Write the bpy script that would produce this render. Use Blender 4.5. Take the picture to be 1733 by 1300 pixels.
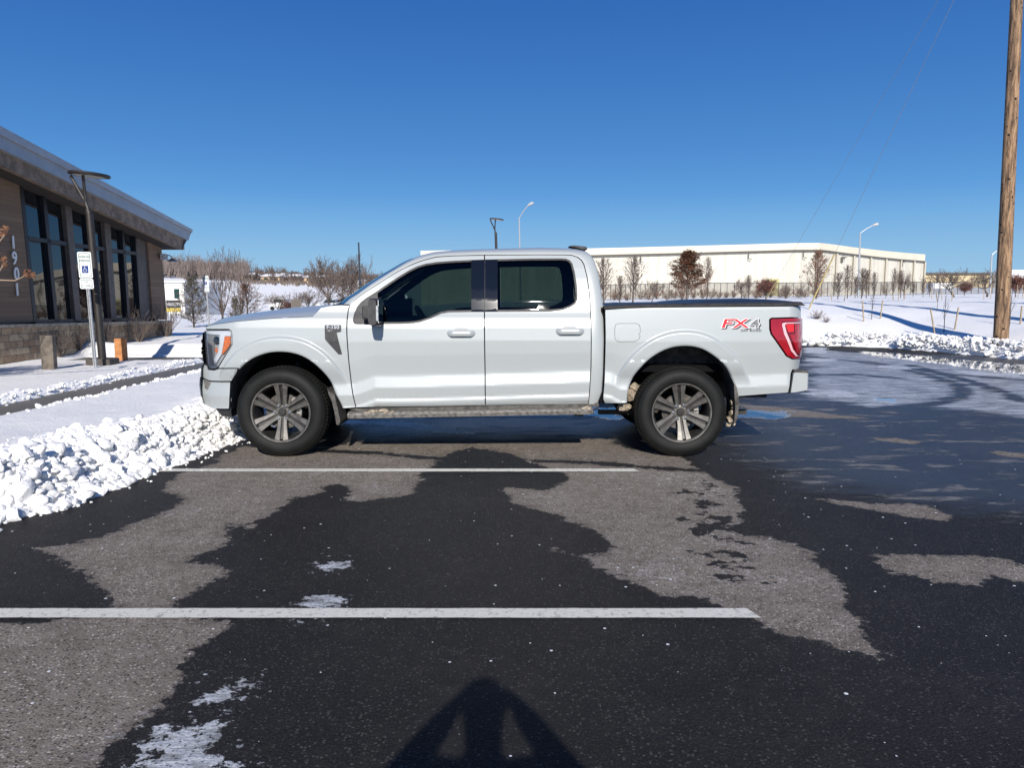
import bpy, bmesh, math, random
import numpy as np
from mathutils import Vector, Matrix
from mathutils.geometry import delaunay_2d_cdt
R = math.radians
scene = bpy.context.scene
for o in list(bpy.data.objects): bpy.data.objects.remove(o)

# ------------------------------------------------------------------ camera, sky, sun, exposure
SKYK = .9
CAMH, PITCH, FPX = 1.475, R(6.45), 1300.0
cd = bpy.data.cameras.new('camera'); cam = bpy.data.objects.new('camera', cd)
scene.collection.objects.link(cam); scene.camera = cam
cd.sensor_width = 36; cd.lens = FPX / 1733 * 36; cd.clip_start = .02; cd.clip_end = 4000
cam.location = (0, 0, CAMH); cam.rotation_euler = (math.pi/2 - PITCH, 0, 0)
SUN_EL, SUN_AZ = R(28), R(2.0)           # sun behind the camera, a little to the right
w = bpy.data.worlds.new('World'); scene.world = w; w.use_nodes = True
nt = w.node_tree; bg = nt.nodes['Background']
sky = nt.nodes.new('ShaderNodeTexSky'); sky.sky_type = 'NISHITA'; sky.sun_disc = False
sky.sun_elevation = SUN_EL; sky.sun_rotation = math.pi - SUN_AZ
sky.altitude = 300; sky.air_density = 1.0; sky.dust_density = 0; sky.ozone_density = 2.0
BGS = .088; bg.inputs[1].default_value = BGS
# the clear winter sky: Nishita pulled towards the deep blue of this air
tc = nt.nodes.new('ShaderNodeTexCoord'); sp = nt.nodes.new('ShaderNodeSeparateXYZ'); nt.links.new(tc.outputs['Generated'], sp.inputs[0])
cr_ = nt.nodes.new('ShaderNodeValToRGB'); nt.links.new(sp.outputs[2], cr_.inputs[0]); el = cr_.color_ramp.elements
for p_, c_ in ((0, (.33, .56, .77)), (.055, (.235, .475, .745)), (.093, (.16, .40, .725)), (.129, (.095, .31, .68)), (.18, (.065, .24, .60)), (.26, (.040, .18, .52)), (.34, (.026, .14, .45)), (1, (.010, .06, .25))):
    e = el[0] if p_ == 0 else (el[-1] if p_ == 1 else el.new(p_)); e.position = p_; e.color = (*c_, 1)
sc_ = nt.nodes.new('ShaderNodeVectorMath'); sc_.operation = 'SCALE'; nt.links.new(cr_.outputs[0], sc_.inputs[0]); sc_.inputs[3].default_value = SKYK/BGS
mx_ = nt.nodes.new('ShaderNodeMix'); mx_.data_type = 'RGBA'; mx_.inputs[0].default_value = .95
nt.links.new(sky.outputs[0], mx_.inputs[6]); nt.links.new(sc_.outputs[0], mx_.inputs[7]); nt.links.new(mx_.outputs[2], bg.inputs[0])
sl = bpy.data.lights.new('sun', 'SUN'); sl.energy = 5.0; sl.angle = R(.53); sl.color = (1, .94, .86)
so = bpy.data.objects.new('sun', sl); scene.collection.objects.link(so)
SD = Vector((math.sin(SUN_AZ)*math.cos(SUN_EL), -math.cos(SUN_AZ)*math.cos(SUN_EL), math.sin(SUN_EL)))
so.rotation_euler = SD.to_track_quat('Z', 'Y').to_euler(); so.location = SD*50
scene.view_settings.view_transform = 'Standard'; scene.view_settings.look = 'None'
scene.view_settings.exposure = 0.2; scene.view_settings.gamma = 1
scene.render.engine = 'CYCLES'
scene.cycles.max_bounces = 8; scene.cycles.transparent_max_bounces = 24

# ------------------------------------------------------------------ helpers
CP, SP = math.cos(PITCH), math.sin(PITCH)
def ray(u, v):
    a = (u-866.5)/FPX; b = (650-v)/FPX
    return Vector((a, CP + b*SP, -SP + b*CP))
def gp(u, v, z=0):
    d = ray(u, v); t = (z-CAMH)/d.z; return Vector((d.x*t, d.y*t, z))
def yp(u, v, Y):
    d = ray(u, v); t = Y/d.y; return Vector((d.x*t, Y, CAMH + d.z*t))
def ux(u, Y, z=1.4): return yp(u, 503, Y).x
def M(u, v, D, Y0):                      # pixel -> (x, z) on a surface y = Y0 + D(x, z)
    Y = Y0
    for _ in range(6):
        p = yp(u, v, Y); Y = Y0 + D(p.x, p.z)
    return (p.x, p.z)

def new_mat(name):
    m = bpy.data.materials.new(name); m.use_nodes = True
    return m, m.node_tree, m.node_tree.nodes['Principled BSDF']
def nd(nt, t, **kw):
    n = nt.nodes.new(t)
    for k, v in kw.items():
        if k.startswith('i_'):
            n.inputs[k[2:].replace('_', ' ')].default_value = v
        else: setattr(n, k, v)
    return n
def mth(nt, op, a, b=None, c=None, clamp=False):
    n = nt.nodes.new('ShaderNodeMath'); n.operation = op; n.use_clamp = clamp
    for i, s in enumerate((a, b, c)):
        if s is None: continue
        if isinstance(s, (int, float)): n.inputs[i].default_value = s
        else: nt.links.new(s, n.inputs[i])
    return n.outputs[0]
def mixc(nt, f, a, b):
    n = nt.nodes.new('ShaderNodeMix'); n.data_type = 'RGBA'
    for i, s in ((0, f), (6, a), (7, b)):
        if isinstance(s, (int, float)): n.inputs[i].default_value = s
        elif isinstance(s, tuple): n.inputs[i].default_value = (*s[:3], 1)
        else: nt.links.new(s, n.inputs[i])
    return n.outputs[2]
def mixf(nt, f, a, b):
    n = nt.nodes.new('ShaderNodeMix'); n.data_type = 'FLOAT'
    for i, s in ((0, f), (2, a), (3, b)):
        if isinstance(s, (int, float)): n.inputs[i].default_value = s
        else: nt.links.new(s, n.inputs[i])
    return n.outputs[0]
def sstep(nt, x, a, b):
    n = nt.nodes.new('ShaderNodeMapRange'); n.interpolation_type = 'SMOOTHSTEP'
    nt.links.new(x, n.inputs[0]); n.inputs[1].default_value = a; n.inputs[2].default_value = b
    return n.outputs[0]
def noise(nt, vec, scale, detail=3, rough=.5):
    n = nt.nodes.new('ShaderNodeTexNoise'); n.inputs['Scale'].default_value = scale
    n.inputs['Detail'].default_value = detail; n.inputs['Roughness'].default_value = rough
    if vec is not None: nt.links.new(vec, n.inputs['Vector'])
    return n.outputs[0]
def geo_pos(nt, scale=(1, 1, 1)):
    g = nt.nodes.new('ShaderNodeNewGeometry'); m = nt.nodes.new('ShaderNodeMapping')
    nt.links.new(g.outputs['Position'], m.inputs[0]); m.inputs['Scale'].default_value = scale
    return m.outputs[0]
def bump(nt, h, strength, dist, bsdf, prev=None):
    b = nt.nodes.new('ShaderNodeBump'); b.inputs['Strength'].default_value = strength
    b.inputs['Distance'].default_value = dist; nt.links.new(h, b.inputs['Height'])
    if prev is not None: nt.links.new(prev, b.inputs['Normal'])
    if bsdf is not None: nt.links.new(b.outputs[0], bsdf.inputs['Normal'])
    return b.outputs[0]
def simple(name, base, rough=.5, metal=0, coat=0, var=0, vscale=6, bmp=0, bscale=40, spec=.5, dirt=None):
    m, nt, b = new_mat(name)
    b.inputs['Base Color'].default_value = (*base, 1); b.inputs['Roughness'].default_value = rough
    b.inputs['Metallic'].default_value = metal; b.inputs['Coat Weight'].default_value = coat
    b.inputs['Specular IOR Level'].default_value = spec; b.inputs['Coat Roughness'].default_value = .04
    if var or bmp:
        P = geo_pos(nt)
    if var:
        n = noise(nt, P, vscale, 5, .6)
        lo = tuple(c*(1-var) for c in base); hi = tuple(min(1, c*(1+var)) for c in base)
        nt.links.new(mixc(nt, sstep(nt, n, .3, .7), lo, hi), b.inputs['Base Color'])
    if bmp:
        bump(nt, noise(nt, P, bscale, 4, .6), bmp, .01, b)
    return m

COL = scene.collection
class MB:
    def __init__(s): s.v = []; s.f = []; s.m = []; s.nrm = {}
    def add(s, vs, fs, mi=0):
        k = len(s.v); s.v += [tuple(p) for p in vs]
        s.f += [tuple(i+k for i in f) for f in fs]; s.m += [mi]*len(fs)
    def box(s, x0, x1, y0, y1, z0, z1, mi=0, rot=None, c=None):
        vs = [Vector((x, y, z)) for z in (z0, z1) for y in (y0, y1) for x in (x0, x1)]
        if rot is not None:
            cc = Vector(c) if c else sum(vs, Vector())/8
            vs = [cc + rot @ (p-cc) for p in vs]
        s.add(vs, [(0,2,3,1),(4,5,7,6),(0,1,5,4),(2,6,7,3),(0,4,6,2),(1,3,7,5)], mi)
    def tube(s, pts, rad, n=8, mi=0, caps=True):
        pts = [Vector(p) for p in pts]
        if not isinstance(rad, (list, tuple)): rad = [rad]*len(pts)
        k = len(s.v); up = None; vs = []
        for i, p in enumerate(pts):
            t = (pts[min(i+1, len(pts)-1)] - pts[max(i-1, 0)]).normalized()
            if up is None or abs(up.dot(t)) > .99:
                up = Vector((0, 0, 1)) if abs(t.z) < .9 else Vector((1, 0, 0))
            a = t.cross(up).normalized(); b = a.cross(t).normalized(); up = b
            for j in range(n):
                q = 2*math.pi*j/n
                vs.append(p + (a*math.cos(q) + b*math.sin(q))*rad[i])
        fs = []
        for i in range(len(pts)-1):
            for j in range(n):
                fs.append((i*n+j, i*n+(j+1) % n, (i+1)*n+(j+1) % n, (i+1)*n+j))
        if caps:
            fs.append(tuple(range(n-1, -1, -1))); fs.append(tuple((len(pts)-1)*n+j for j in range(n)))
        s.add(vs, fs, mi)
    def lathe(s, prof, c, axis, n=48, mi=0, close=False):   # prof: (radius, along)
        axis = Vector(axis).normalized(); a = axis.orthogonal().normalized(); b = axis.cross(a); c = Vector(c)
        vs = []
        for r, h in prof:
            for j in range(n):
                q = 2*math.pi*j/n; vs.append(c + axis*h + (a*math.cos(q)+b*math.sin(q))*r)
        fs = []; L = len(prof)
        for i in range(L if close else L-1):
            i2 = (i+1) % L
            for j in range(n): fs.append((i*n+j, i*n+(j+1) % n, i2*n+(j+1) % n, i2*n+j))
        s.add(vs, fs, mi)
    def prism(s, poly, y0, y1, mi=0):     # poly in (x, z), extruded along y
        n = len(poly)
        vs = [(x, y0, z) for x, z in poly] + [(x, y1, z) for x, z in poly]
        fs = [tuple(range(n)), tuple(range(2*n-1, n-1, -1))] + [(i, i+n, (i+1) % n+n, (i+1) % n) for i in range(n)]
        s.add(vs, fs, mi)
    def grid(s, rows, mi=0, closed=False):
        n = len(rows[0]); vs = [p for r in rows for p in r]; fs = []
        for i in range(len(rows)-1):
            for j in range(n if closed else n-1):
                fs.append((i*n+j, i*n+(j+1) % n, (i+1)*n+(j+1) % n, (i+1)*n+j))
        s.add(vs, fs, mi)
    def build(s, name, mats, parent=None, smooth=False, angle=35, bevel=0, fixn=True):
        me = bpy.data.meshes.new(name); off = Vector((0, 0, 0)) if parent is None else wloc(parent)
        me.from_pydata([(p[0]-off.x, p[1]-off.y, p[2]-off.z) for p in s.v], [], s.f)
        if not isinstance(mats, (list, tuple)): mats = [mats]
        for m in mats: me.materials.append(m)
        if len(mats) > 1: me.polygons.foreach_set('material_index', s.m)
        if fixn and not s.nrm:
            bm = bmesh.new(); bm.from_mesh(me); bmesh.ops.recalc_face_normals(bm, faces=bm.faces); bm.to_mesh(me); bm.free()
        if smooth:
            me.polygons.foreach_set('use_smooth', [True]*len(me.polygons)); me.set_sharp_from_angle(angle=R(angle))
        me.update()
        if s.nrm and smooth:
            ln = []
            for p in me.polygons:
                vi = list(p.vertices); n = p.normal.copy(); ok_ = all(i in s.nrm for i in vi)
                for i in vi: ln.append(s.nrm[i] if ok_ else tuple(n))
            me.normals_split_custom_set(ln)
        o = bpy.data.objects.new(name, me); COL.objects.link(o)
        if parent is not None: o.parent = parent
        if bevel:
            b = o.modifiers.new('bevel', 'BEVEL'); b.width = bevel; b.segments = 2; b.limit_method = 'ANGLE'; b.harden_normals = False
        return o
def wloc(o):
    p = Vector((0, 0, 0))
    while o is not None: p += o.location; o = o.parent
    return p
def tag(o, label=None, cat=None, group=None, kind=None):
    if label: o['label'] = label
    if cat: o['category'] = cat
    if group: o['group'] = group
    if kind: o['kind'] = kind
    return o
def empty(name, loc, label, cat, group=None):
    o = bpy.data.objects.new(name, None); COL.objects.link(o); o.location = loc; o.empty_display_size = .1
    return tag(o, label, cat, group)
def copy_tree(o, parent=None):
    c = o.copy(); COL.objects.link(c)
    if parent is not None: c.parent = parent
    for ch in list(o.children): copy_tree(ch, c)
    return c
def mirror_copy(o, parent):                # parts of the truck: parent origin lies on its centre line
    c = o.copy(); COL.objects.link(c); c.parent = parent; c.scale = (1, -1, 1); c.location = (o.location.x, -o.location.y, o.location.z)
    for ch in list(o.children):
        d = ch.copy(); COL.objects.link(d); d.parent = c
    return c
def text_mb(mb, txt, size, mat4, extrude=.002, shear=0, mi=0, bold=0, spacing=1, proj=None):
    cu = bpy.data.curves.new('t', 'FONT'); cu.body = txt; cu.size = size; cu.extrude = extrude; cu.shear = shear
    cu.align_x = 'CENTER'; cu.align_y = 'CENTER'; cu.offset = bold; cu.space_character = spacing; cu.resolution_u = 4
    o = bpy.data.objects.new('t', cu); COL.objects.link(o)
    bpy.context.view_layer.update()
    me = bpy.data.meshes.new_from_object(o.evaluated_get(bpy.context.evaluated_depsgraph_get()))
    vs = [mat4 @ v.co for v in me.vertices]
    if proj: vs = [(p.x, proj(p.x, p.z) + (p.y-mat4.translation.y), p.z) for p in vs]
    mb.add(vs, [tuple(p.vertices) for p in me.polygons], mi)
    bpy.data.objects.remove(o); bpy.data.curves.remove(cu); bpy.data.meshes.remove(me)
def smoothst(x, a, b):
    t = min(1, max(0, (x-a)/(b-a))); return t*t*(3-2*t)
def seg_dist(p, pts, closed=False):
    best = 1e9; n = len(pts)
    for i in range(n if closed else n-1):
        ax, ay = pts[i]; bx, by = pts[(i+1) % n]; dx, dy = bx-ax, by-ay
        L = dx*dx+dy*dy; t = 0 if L == 0 else max(0, min(1, ((p[0]-ax)*dx+(p[1]-ay)*dy)/L))
        q = (p[0]-ax-dx*t)**2 + (p[1]-ay-dy*t)**2
        if q < best: best = q
    return math.sqrt(best)
def inside(p, poly):
    c = False; n = len(poly); j = n-1
    for i in range(n):
        xi, yi = poly[i]; xj, yj = poly[j]
        if (yi > p[1]) != (yj > p[1]) and p[0] < (xj-xi)*(p[1]-yi)/(yj-yi)+xi: c = not c
        j = i
    return c
def resample(poly, step, closed=True):
    out = []; n = len(poly)
    for i in range(n if closed else n-1):
        a = poly[i]; b = poly[(i+1) % n]; L = math.hypot(b[0]-a[0], b[1]-a[1]); k = max(1, int(math.ceil(L/step)))
        for j in range(k): out.append((a[0]+(b[0]-a[0])*j/k, a[1]+(b[1]-a[1])*j/k))
    if not closed: out.append(poly[-1])
    return out
def smooth_poly(pts, it=2, closed=False):  # Chaikin
    for _ in range(it):
        out = []; n = len(pts)
        if not closed: out.append(pts[0])
        for i in range(n if closed else n-1):
            a = pts[i]; b = pts[(i+1) % n]
            out.append((a[0]*.75+b[0]*.25, a[1]*.75+b[1]*.25)); out.append((a[0]*.25+b[0]*.75, a[1]*.25+b[1]*.75))
        if not closed: out.append(pts[-1])
        pts = out
    return pts
def area(p): return sum(p[i][0]*p[(i+1) % len(p)][1]-p[(i+1) % len(p)][0]*p[i][1] for i in range(len(p)))/2
def inset_poly(poly, d):
    n = len(poly); s = 1 if area(poly) > 0 else -1; out = []
    for i in range(n):
        a = poly[i-1]; b = poly[i]; c = poly[(i+1) % n]
        e1 = (b[0]-a[0], b[1]-a[1]); e2 = (c[0]-b[0], c[1]-b[1])
        l1 = math.hypot(*e1) or 1; l2 = math.hypot(*e2) or 1
        n1 = (-e1[1]/l1*s, e1[0]/l1*s); n2 = (-e2[1]/l2*s, e2[0]/l2*s)
        m = (n1[0]+n2[0], n1[1]+n2[1]); q = max(.5, (m[0]**2+m[1]**2)/2); out.append((b[0]+m[0]/q*d, b[1]+m[1]/q*d))
    return out
def panel(mb, poly, D, Y0, holes=(), grid=.025, thick=.025, gap=.004, lines=(), mi=0, rs=.02, back=False):
    if gap: poly = inset_poly(poly, gap)
    poly = resample(poly, rs); hl = [resample(h, rs) for h in holes]
    pts = list(poly); edges = [(i, (i+1) % len(poly)) for i in range(len(poly))]
    for h in hl:
        k = len(pts); pts += h; edges += [(k+i, k+(i+1) % len(h)) for i in range(len(h))]
    allb = [poly]+hl; nfix = len(pts)
    x0 = min(p[0] for p in poly); x1 = max(p[0] for p in poly); z0 = min(p[1] for p in poly); z1 = max(p[1] for p in poly)
    def ok(p, m):
        return inside(p, poly) and not any(inside(p, h) for h in hl) and all(seg_dist(p, b, True) > m for b in allb)
    for ln in lines:
        for p in resample(ln, .014, False):
            if x0 < p[0] < x1 and ok(p, .006): pts.append(p)
    if lines:
        keep = []; cell = {}
        for i, p in enumerate(pts):
            k = (int(p[0]/.006), int(p[1]/.006))
            if i >= nfix:
                if any((k[0]+a, k[1]+b) in cell and math.hypot(p[0]-cell[(k[0]+a, k[1]+b)][0], p[1]-cell[(k[0]+a, k[1]+b)][1]) < .006 for a in (-1,0,1) for b in (-1,0,1)): continue
            cell[k] = p; keep.append(p)
        pts = keep
    row = 0; z = z0+grid*.5
    lp = [p for ln in lines for p in ln]
    while z < z1:
        x = x0 + (grid*.5 if row % 2 else 0)
        while x < x1:
            if ok((x, z), grid*.45): pts.append((x, z))
            x += grid
        z += grid; row += 1
    r = delaunay_2d_cdt([Vector(p) for p in pts], edges, [], 0, 1e-6)
    V, F = r[0], r[2]; P3 = [(p[0], Y0+D(p[0], p[1]), p[1]) for p in V]
    fs = []
    for f in F:
        c = (sum(V[i][0] for i in f)/len(f), sum(V[i][1] for i in f)/len(f))
        if inside(c, poly) and not any(inside(c, h) for h in hl):
            f = tuple(f); a_, b_, c_ = (V[i] for i in f[:3])
            if (b_[0]-a_[0])*(c_[1]-a_[1])-(b_[1]-a_[1])*(c_[0]-a_[0]) < 0: f = f[::-1]
            fs.append(f)
    cnt = {}
    for f in fs:
        for i in range(len(f)):
            e = (f[i], f[(i+1) % len(f)]); cnt[tuple(sorted(e))] = cnt.get(tuple(sorted(e)), []) + [e]
    nb = len(P3); mp = {}
    for k, v in cnt.items():
        if len(v) == 1:
            for i in v[0]:
                if i not in mp: mp[i] = nb+len(mp)
    ext = [None]*len(mp)
    for i, j in mp.items(): p = P3[i]; ext[j-nb] = (p[0], p[1]+thick, p[2])
    for k, v in cnt.items():
        if len(v) == 1: a, b = v[0]; fs.append((b, a, mp[a], mp[b]))
    k0 = len(mb.v); e = .005
    for i, p in enumerate(P3):
        dx = (D(p[0]+e, p[2])-D(p[0]-e, p[2]))/(2*e); dz = (D(p[0], p[2]+e)-D(p[0], p[2]-e))/(2*e)
        L = math.sqrt(dx*dx+dz*dz+1); mb.nrm[k0+i] = (dx/L, -1/L, dz/L)
    mb.add(P3+ext, fs, mi)

# ------------------------------------------------------------------ materials
def snow_material():
    m, nt, b = new_mat('snow'); P = geo_pos(nt)
    n = noise(nt, P, 1.3, 4); n2 = noise(nt, P, 28, 6, .65); n3 = noise(nt, P, 140, 2)
    nt.links.new(mixc(nt, n, (.85, .85, .835), (.93, .92, .90)), b.inputs['Base Color'])
    b.inputs['Roughness'].default_value = .6; b.inputs['Specular IOR Level'].default_value = .25
    k = bump(nt, n2, .6, .03, None); bump(nt, n3, .5, .008, b, k)
    return m
SNOW = snow_material()
def asphalt_material():
    m, nt, b = new_mat('wet_asphalt'); P = geo_pos(nt)
    def attr(n):
        a = nt.nodes.new('ShaderNodeAttribute'); a.attribute_name = n; return a.outputs['Fac']
    e1 = mth(nt, 'SUBTRACT', noise(nt, P, 3.2, 8, .62), .5); e2 = mth(nt, 'SUBTRACT', noise(nt, P, 17, 6, .7), .5)
    edge = mth(nt, 'ADD', mth(nt, 'MULTIPLY', e1, .30), mth(nt, 'MULTIPLY', e2, .24))
    PS = geo_pos(nt, (.55, 1.6, 1)); s1 = mth(nt, 'SUBTRACT', noise(nt, PS, 2.1, 9, .7), .5)
    dry = mth(nt, 'ADD', mth(nt, 'MULTIPLY', sstep(nt, mth(nt, 'ADD', attr('dry'), edge), -.003, .02), .8), mth(nt, 'MULTIPLY', sstep(nt, mth(nt, 'ADD', attr('dry'), edge), -.02, .14), .2))
    spot = sstep(nt, mth(nt, 'ADD', noise(nt, P, 5.5, 6, .62), mth(nt, 'MULTIPLY', attr('blot'), .35)), .60, .63)
    dry = mth(nt, 'MULTIPLY', dry, mth(nt, 'SUBTRACT', 1, spot))
    ice = sstep(nt, mth(nt, 'ADD', attr('ice'), mth(nt, 'MULTIPLY', s1, 2.2)), -.12, .3)
    pud = sstep(nt, mth(nt, 'ADD', attr('pud'), mth(nt, 'MULTIPLY', e1, .8)), 0, .05)
    cru = sstep(nt, mth(nt, 'ADD', attr('crust'), mth(nt, 'ADD', mth(nt, 'MULTIPLY', e2, .55), mth(nt, 'ADD', mth(nt, 'MULTIPLY', e1, .35), mth(nt, 'MULTIPLY', s1, .75)))), 0, .03)
    cru = mth(nt, 'MULTIPLY', cru, mixf(nt, sstep(nt, noise(nt, PS, 7, 9, .8), .36, .50), .5, 1.0))
    # fine white frost streaks on the dry areas
    fr = sstep(nt, noise(nt, P, 20, 10, .9), .50, .62)
    frm = sstep(nt, mth(nt, 'ADD', noise(nt, P, 1.4, 5, .65), mth(nt, 'MULTIPLY', attr('blot'), .12)), .44, .60)
    frost = mth(nt, 'MULTIPLY', mth(nt, 'MULTIPLY', fr, frm), .9)
    dirtv = noise(nt, P, .9, 6, .6); g = noise(nt, P, 105, 3, .65); g2 = noise(nt, P, 48, 4, .7)
    wetc = mixc(nt, dirtv, (.0115, .0118, .0135), (.027, .026, .0262))
    wetc = mixc(nt, sstep(nt, g, .54, .66), wetc, (.055, .053, .054))
    dryc = mixc(nt, g2, (.125, .104, .084), (.275, .238, .198))
    dryc = mixc(nt, sstep(nt, g, .34, .46), (.03, .028, .026), dryc)
    dryc = mixc(nt, sstep(nt, g, .58, .68), dryc, (.48, .43, .37))
    big = sstep(nt, noise(nt, P, 1.7, 9, .72), .34, .66); med = sstep(nt, noise(nt, P, 9, 7, .75), .36, .64)
    dryc = mixc(nt, mth(nt, 'MULTIPLY', big, .6), dryc, (.12, .098, .078)); dryc = mixc(nt, mth(nt, 'MULTIPLY', med, .35), dryc, (.34, .305, .265))
    wetc = mixc(nt, mth(nt, 'MULTIPLY', mth(nt, 'MULTIPLY', big, med), .5), wetc, (.042, .040, .039))
    dryc = mixc(nt, mth(nt, 'MULTIPLY', frost, 1.0), dryc, (.60, .60, .60))
    icec = mixc(nt, sstep(nt, noise(nt, PS, 5, 12, .82), .34, .60), (.12, .135, .16), (.58, .60, .62))
    c = mixc(nt, dry, wetc, dryc)
    ice = mth(nt, 'MULTIPLY', ice, mth(nt, 'ADD', .35, mth(nt, 'MULTIPLY', sstep(nt, noise(nt, PS, 3.2, 11, .78), .36, .58), .65)))
    c = mixc(nt, ice, c, icec); c = mixc(nt, cru, c, mixc(nt, g2, (.33, .36, .42), (.86, .88, .9)))
    stk = mth(nt, 'MULTIPLY', sstep(nt, noise(nt, geo_pos(nt, (.45, 1.3, 1)), 3.1, 12, .74), .535, .61), sstep(nt, attr('film'), -.5, .2))
    c = mixc(nt, mth(nt, 'MULTIPLY', stk, .8), c, mixc(nt, g2, (.10, .10, .10), (.33, .33, .33)))
    # scattered salt grains
    vo = nt.nodes.new('ShaderNodeTexVoronoi'); vo.voronoi_dimensions = '2D'; vo.inputs['Scale'].default_value = 12; nt.links.new(P, vo.inputs['Vector'])
    sx = nt.nodes.new('ShaderNodeSeparateColor'); nt.links.new(vo.outputs['Color'], sx.inputs[0])
    r0 = mth(nt, 'MULTIPLY', mth(nt, 'POWER', sx.outputs[0], 9), .095)
    gr = mth(nt, 'MULTIPLY', mth(nt, 'LESS_THAN', vo.outputs['Distance'], r0), mth(nt, 'GREATER_THAN', mth(nt, 'ADD', sx.outputs[1], noise(nt, P, .7, 4)), 1.0))
    c = mixc(nt, gr, c, (.8, .82, .84))
    v2 = nt.nodes.new('ShaderNodeTexVoronoi'); v2.voronoi_dimensions = '2D'; v2.inputs['Scale'].default_value = 75; nt.links.new(P, v2.inputs['Vector'])
    s2 = nt.nodes.new('ShaderNodeSeparateColor'); nt.links.new(v2.outputs['Color'], s2.inputs[0])
    near2 = mth(nt, 'LESS_THAN', v2.outputs['Distance'], .38)
    stl = mth(nt, 'MULTIPLY', near2, mth(nt, 'GREATER_THAN', mth(nt, 'ADD', s2.outputs[0], mth(nt, 'MULTIPLY', noise(nt, P, 2.2, 5, .7), .35)), 1.07)); std = mth(nt, 'MULTIPLY', near2, mth(nt, 'LESS_THAN', s2.outputs[0], .16))
    c = mixc(nt, mth(nt, 'MULTIPLY', stl, .75), c, mixc(nt, dry, (.085, .08, .078), (.50, .46, .42)))
    c = mixc(nt, mth(nt, 'MULTIPLY', std, mth(nt, 'MULTIPLY', dry, .8)), c, (.03, .027, .024))
    nt.links.new(c, b.inputs['Base Color'])
    r = mixf(nt, dry, mixf(nt, attr('film'), mixf(nt, dirtv, .42, .55), mixf(nt, dirtv, .24, .34)), .88)
    r = mixf(nt, stk, r, .75); r = mixf(nt, ice, r, .42); r = mixf(nt, pud, r, .03); r = mixf(nt, cru, r, .45); nt.links.new(r, b.inputs['Roughness'])
    hb = mth(nt, 'ADD', mth(nt, 'MULTIPLY', g, .55), mth(nt, 'MULTIPLY', g2, .6))
    inv = mth(nt, 'SUBTRACT', 1, pud); hb = mth(nt, 'MULTIPLY', hb, mth(nt, 'MULTIPLY', inv, mth(nt, 'SUBTRACT', 1, mth(nt, 'MULTIPLY', ice, .6))))
    k = bump(nt, hb, 1.0, .012, None)
    bump(nt, mth(nt, 'MULTIPLY', cru, mth(nt, 'ADD', .4, noise(nt, P, 30, 6, .7))), .8, .03, b, k)
    film = sstep(nt, mth(nt, 'ADD', attr('film'), mth(nt, 'MULTIPLY', s1, 1.6)), -.25, .35); sp_ = mixf(nt, film, .03, .45); sp_ = mixf(nt, dry, sp_, .2); sp_ = mixf(nt, pud, sp_, .32); sp_ = mixf(nt, ice, sp_, .35); nt.links.new(sp_, b.inputs['Specular IOR Level'])
    return m
ASPH = asphalt_material()
def paint_line_material():
    m, nt, b = new_mat('line_paint'); P = geo_pos(nt)
    g = noise(nt, P, 120, 3, .6); k = mth(nt, 'MULTIPLY', sstep(nt, noise(nt, P, 26, 9, .85), .53, .60), .75)
    c = mixc(nt, g, (.50, .49, .44), (.78, .76, .68)); c = mixc(nt, k, c, (.16, .155, .15))
    nt.links.new(c, b.inputs['Base Color']); b.inputs['Roughness'].default_value = .7
    bump(nt, g, .5, .004, b); return m
def truck_paint():
    m, nt, b = new_mat('pale_grey_paint'); P = geo_pos(nt)
    g = nt.nodes.new('ShaderNodeSeparateXYZ'); nt.links.new(P, g.inputs[0])
    low = sstep(nt, mth(nt, 'ADD', g.outputs[2], mth(nt, 'MULTIPLY', noise(nt, P, 4, 6, .6), .5)), 1.05, .62)
    d = mth(nt, 'MULTIPLY', low, sstep(nt, noise(nt, P, 40, 6, .75), .38, .75))
    c = mixc(nt, mth(nt, 'MULTIPLY', d, .6), (.385, .415, .42), (.33, .32, .30))
    nt.links.new(c, b.inputs['Base Color'])
    b.inputs['Metallic'].default_value = .12
    nt.links.new(mixf(nt, d, .36, .6), b.inputs['Roughness'])
    b.inputs['Coat Weight'].default_value = .55; nt.links.new(mixf(nt, d, .14, .35), b.inputs['Coat Roughness'])
    bump(nt, noise(nt, P, 2.2, 2, .4), .05, .02, b)
    return m
def tinted(name, col, rough=.0, spec=1.0):
    m, nt, b = new_mat(name); nt.nodes.remove(b)
    t = nt.nodes.new('ShaderNodeBsdfTransparent'); t.inputs[0].default_value = (*col, 1)
    g = nt.nodes.new('ShaderNodeBsdfGlossy'); g.inputs['Roughness'].default_value = rough
    f = nt.nodes.new('ShaderNodeFresnel'); f.inputs[0].default_value = 1.5
    mx = nt.nodes.new('ShaderNodeMixShader')
    nt.links.new(f.outputs[0], mx.inputs[0]); nt.links.new(t.outputs[0], mx.inputs[1]); nt.links.new(g.outputs[0], mx.inputs[2])
    nt.links.new(mx.outputs[0], nt.nodes['Material Output'].inputs[0]); return m
PAINT = truck_paint(); LINE = paint_line_material()
GLASS = tinted('tinted_glass', (.15, .205, .19), .012); WSHIELD = tinted('windshield_glass', (.5, .58, .58), .02)
LENS = tinted('clear_lens', (.85, .87, .9), .03)
BLACKP = simple('black_plastic', (.03, .03, .032), .55, var=.4, vscale=30, bmp=.15, bscale=200)
GRIME = simple('grimy_plastic', (.07, .066, .06), .8, var=.55, vscale=14, bmp=.3, bscale=60)
GLOSSB = simple('gloss_black_trim', (.006, .007, .009), .07, coat=1)
DARK = simple('dark_cavity', (.006, .006, .007), .95, spec=.1)
UNDER = simple('underbody_metal', (.035, .032, .03), .8, var=.5, vscale=9, bmp=.3, bscale=30)
RUBBER = simple('tyre_rubber', (.006, .0065, .0062), .65, spec=.3, var=.35, vscale=10, bmp=.15, bscale=120)
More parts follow.
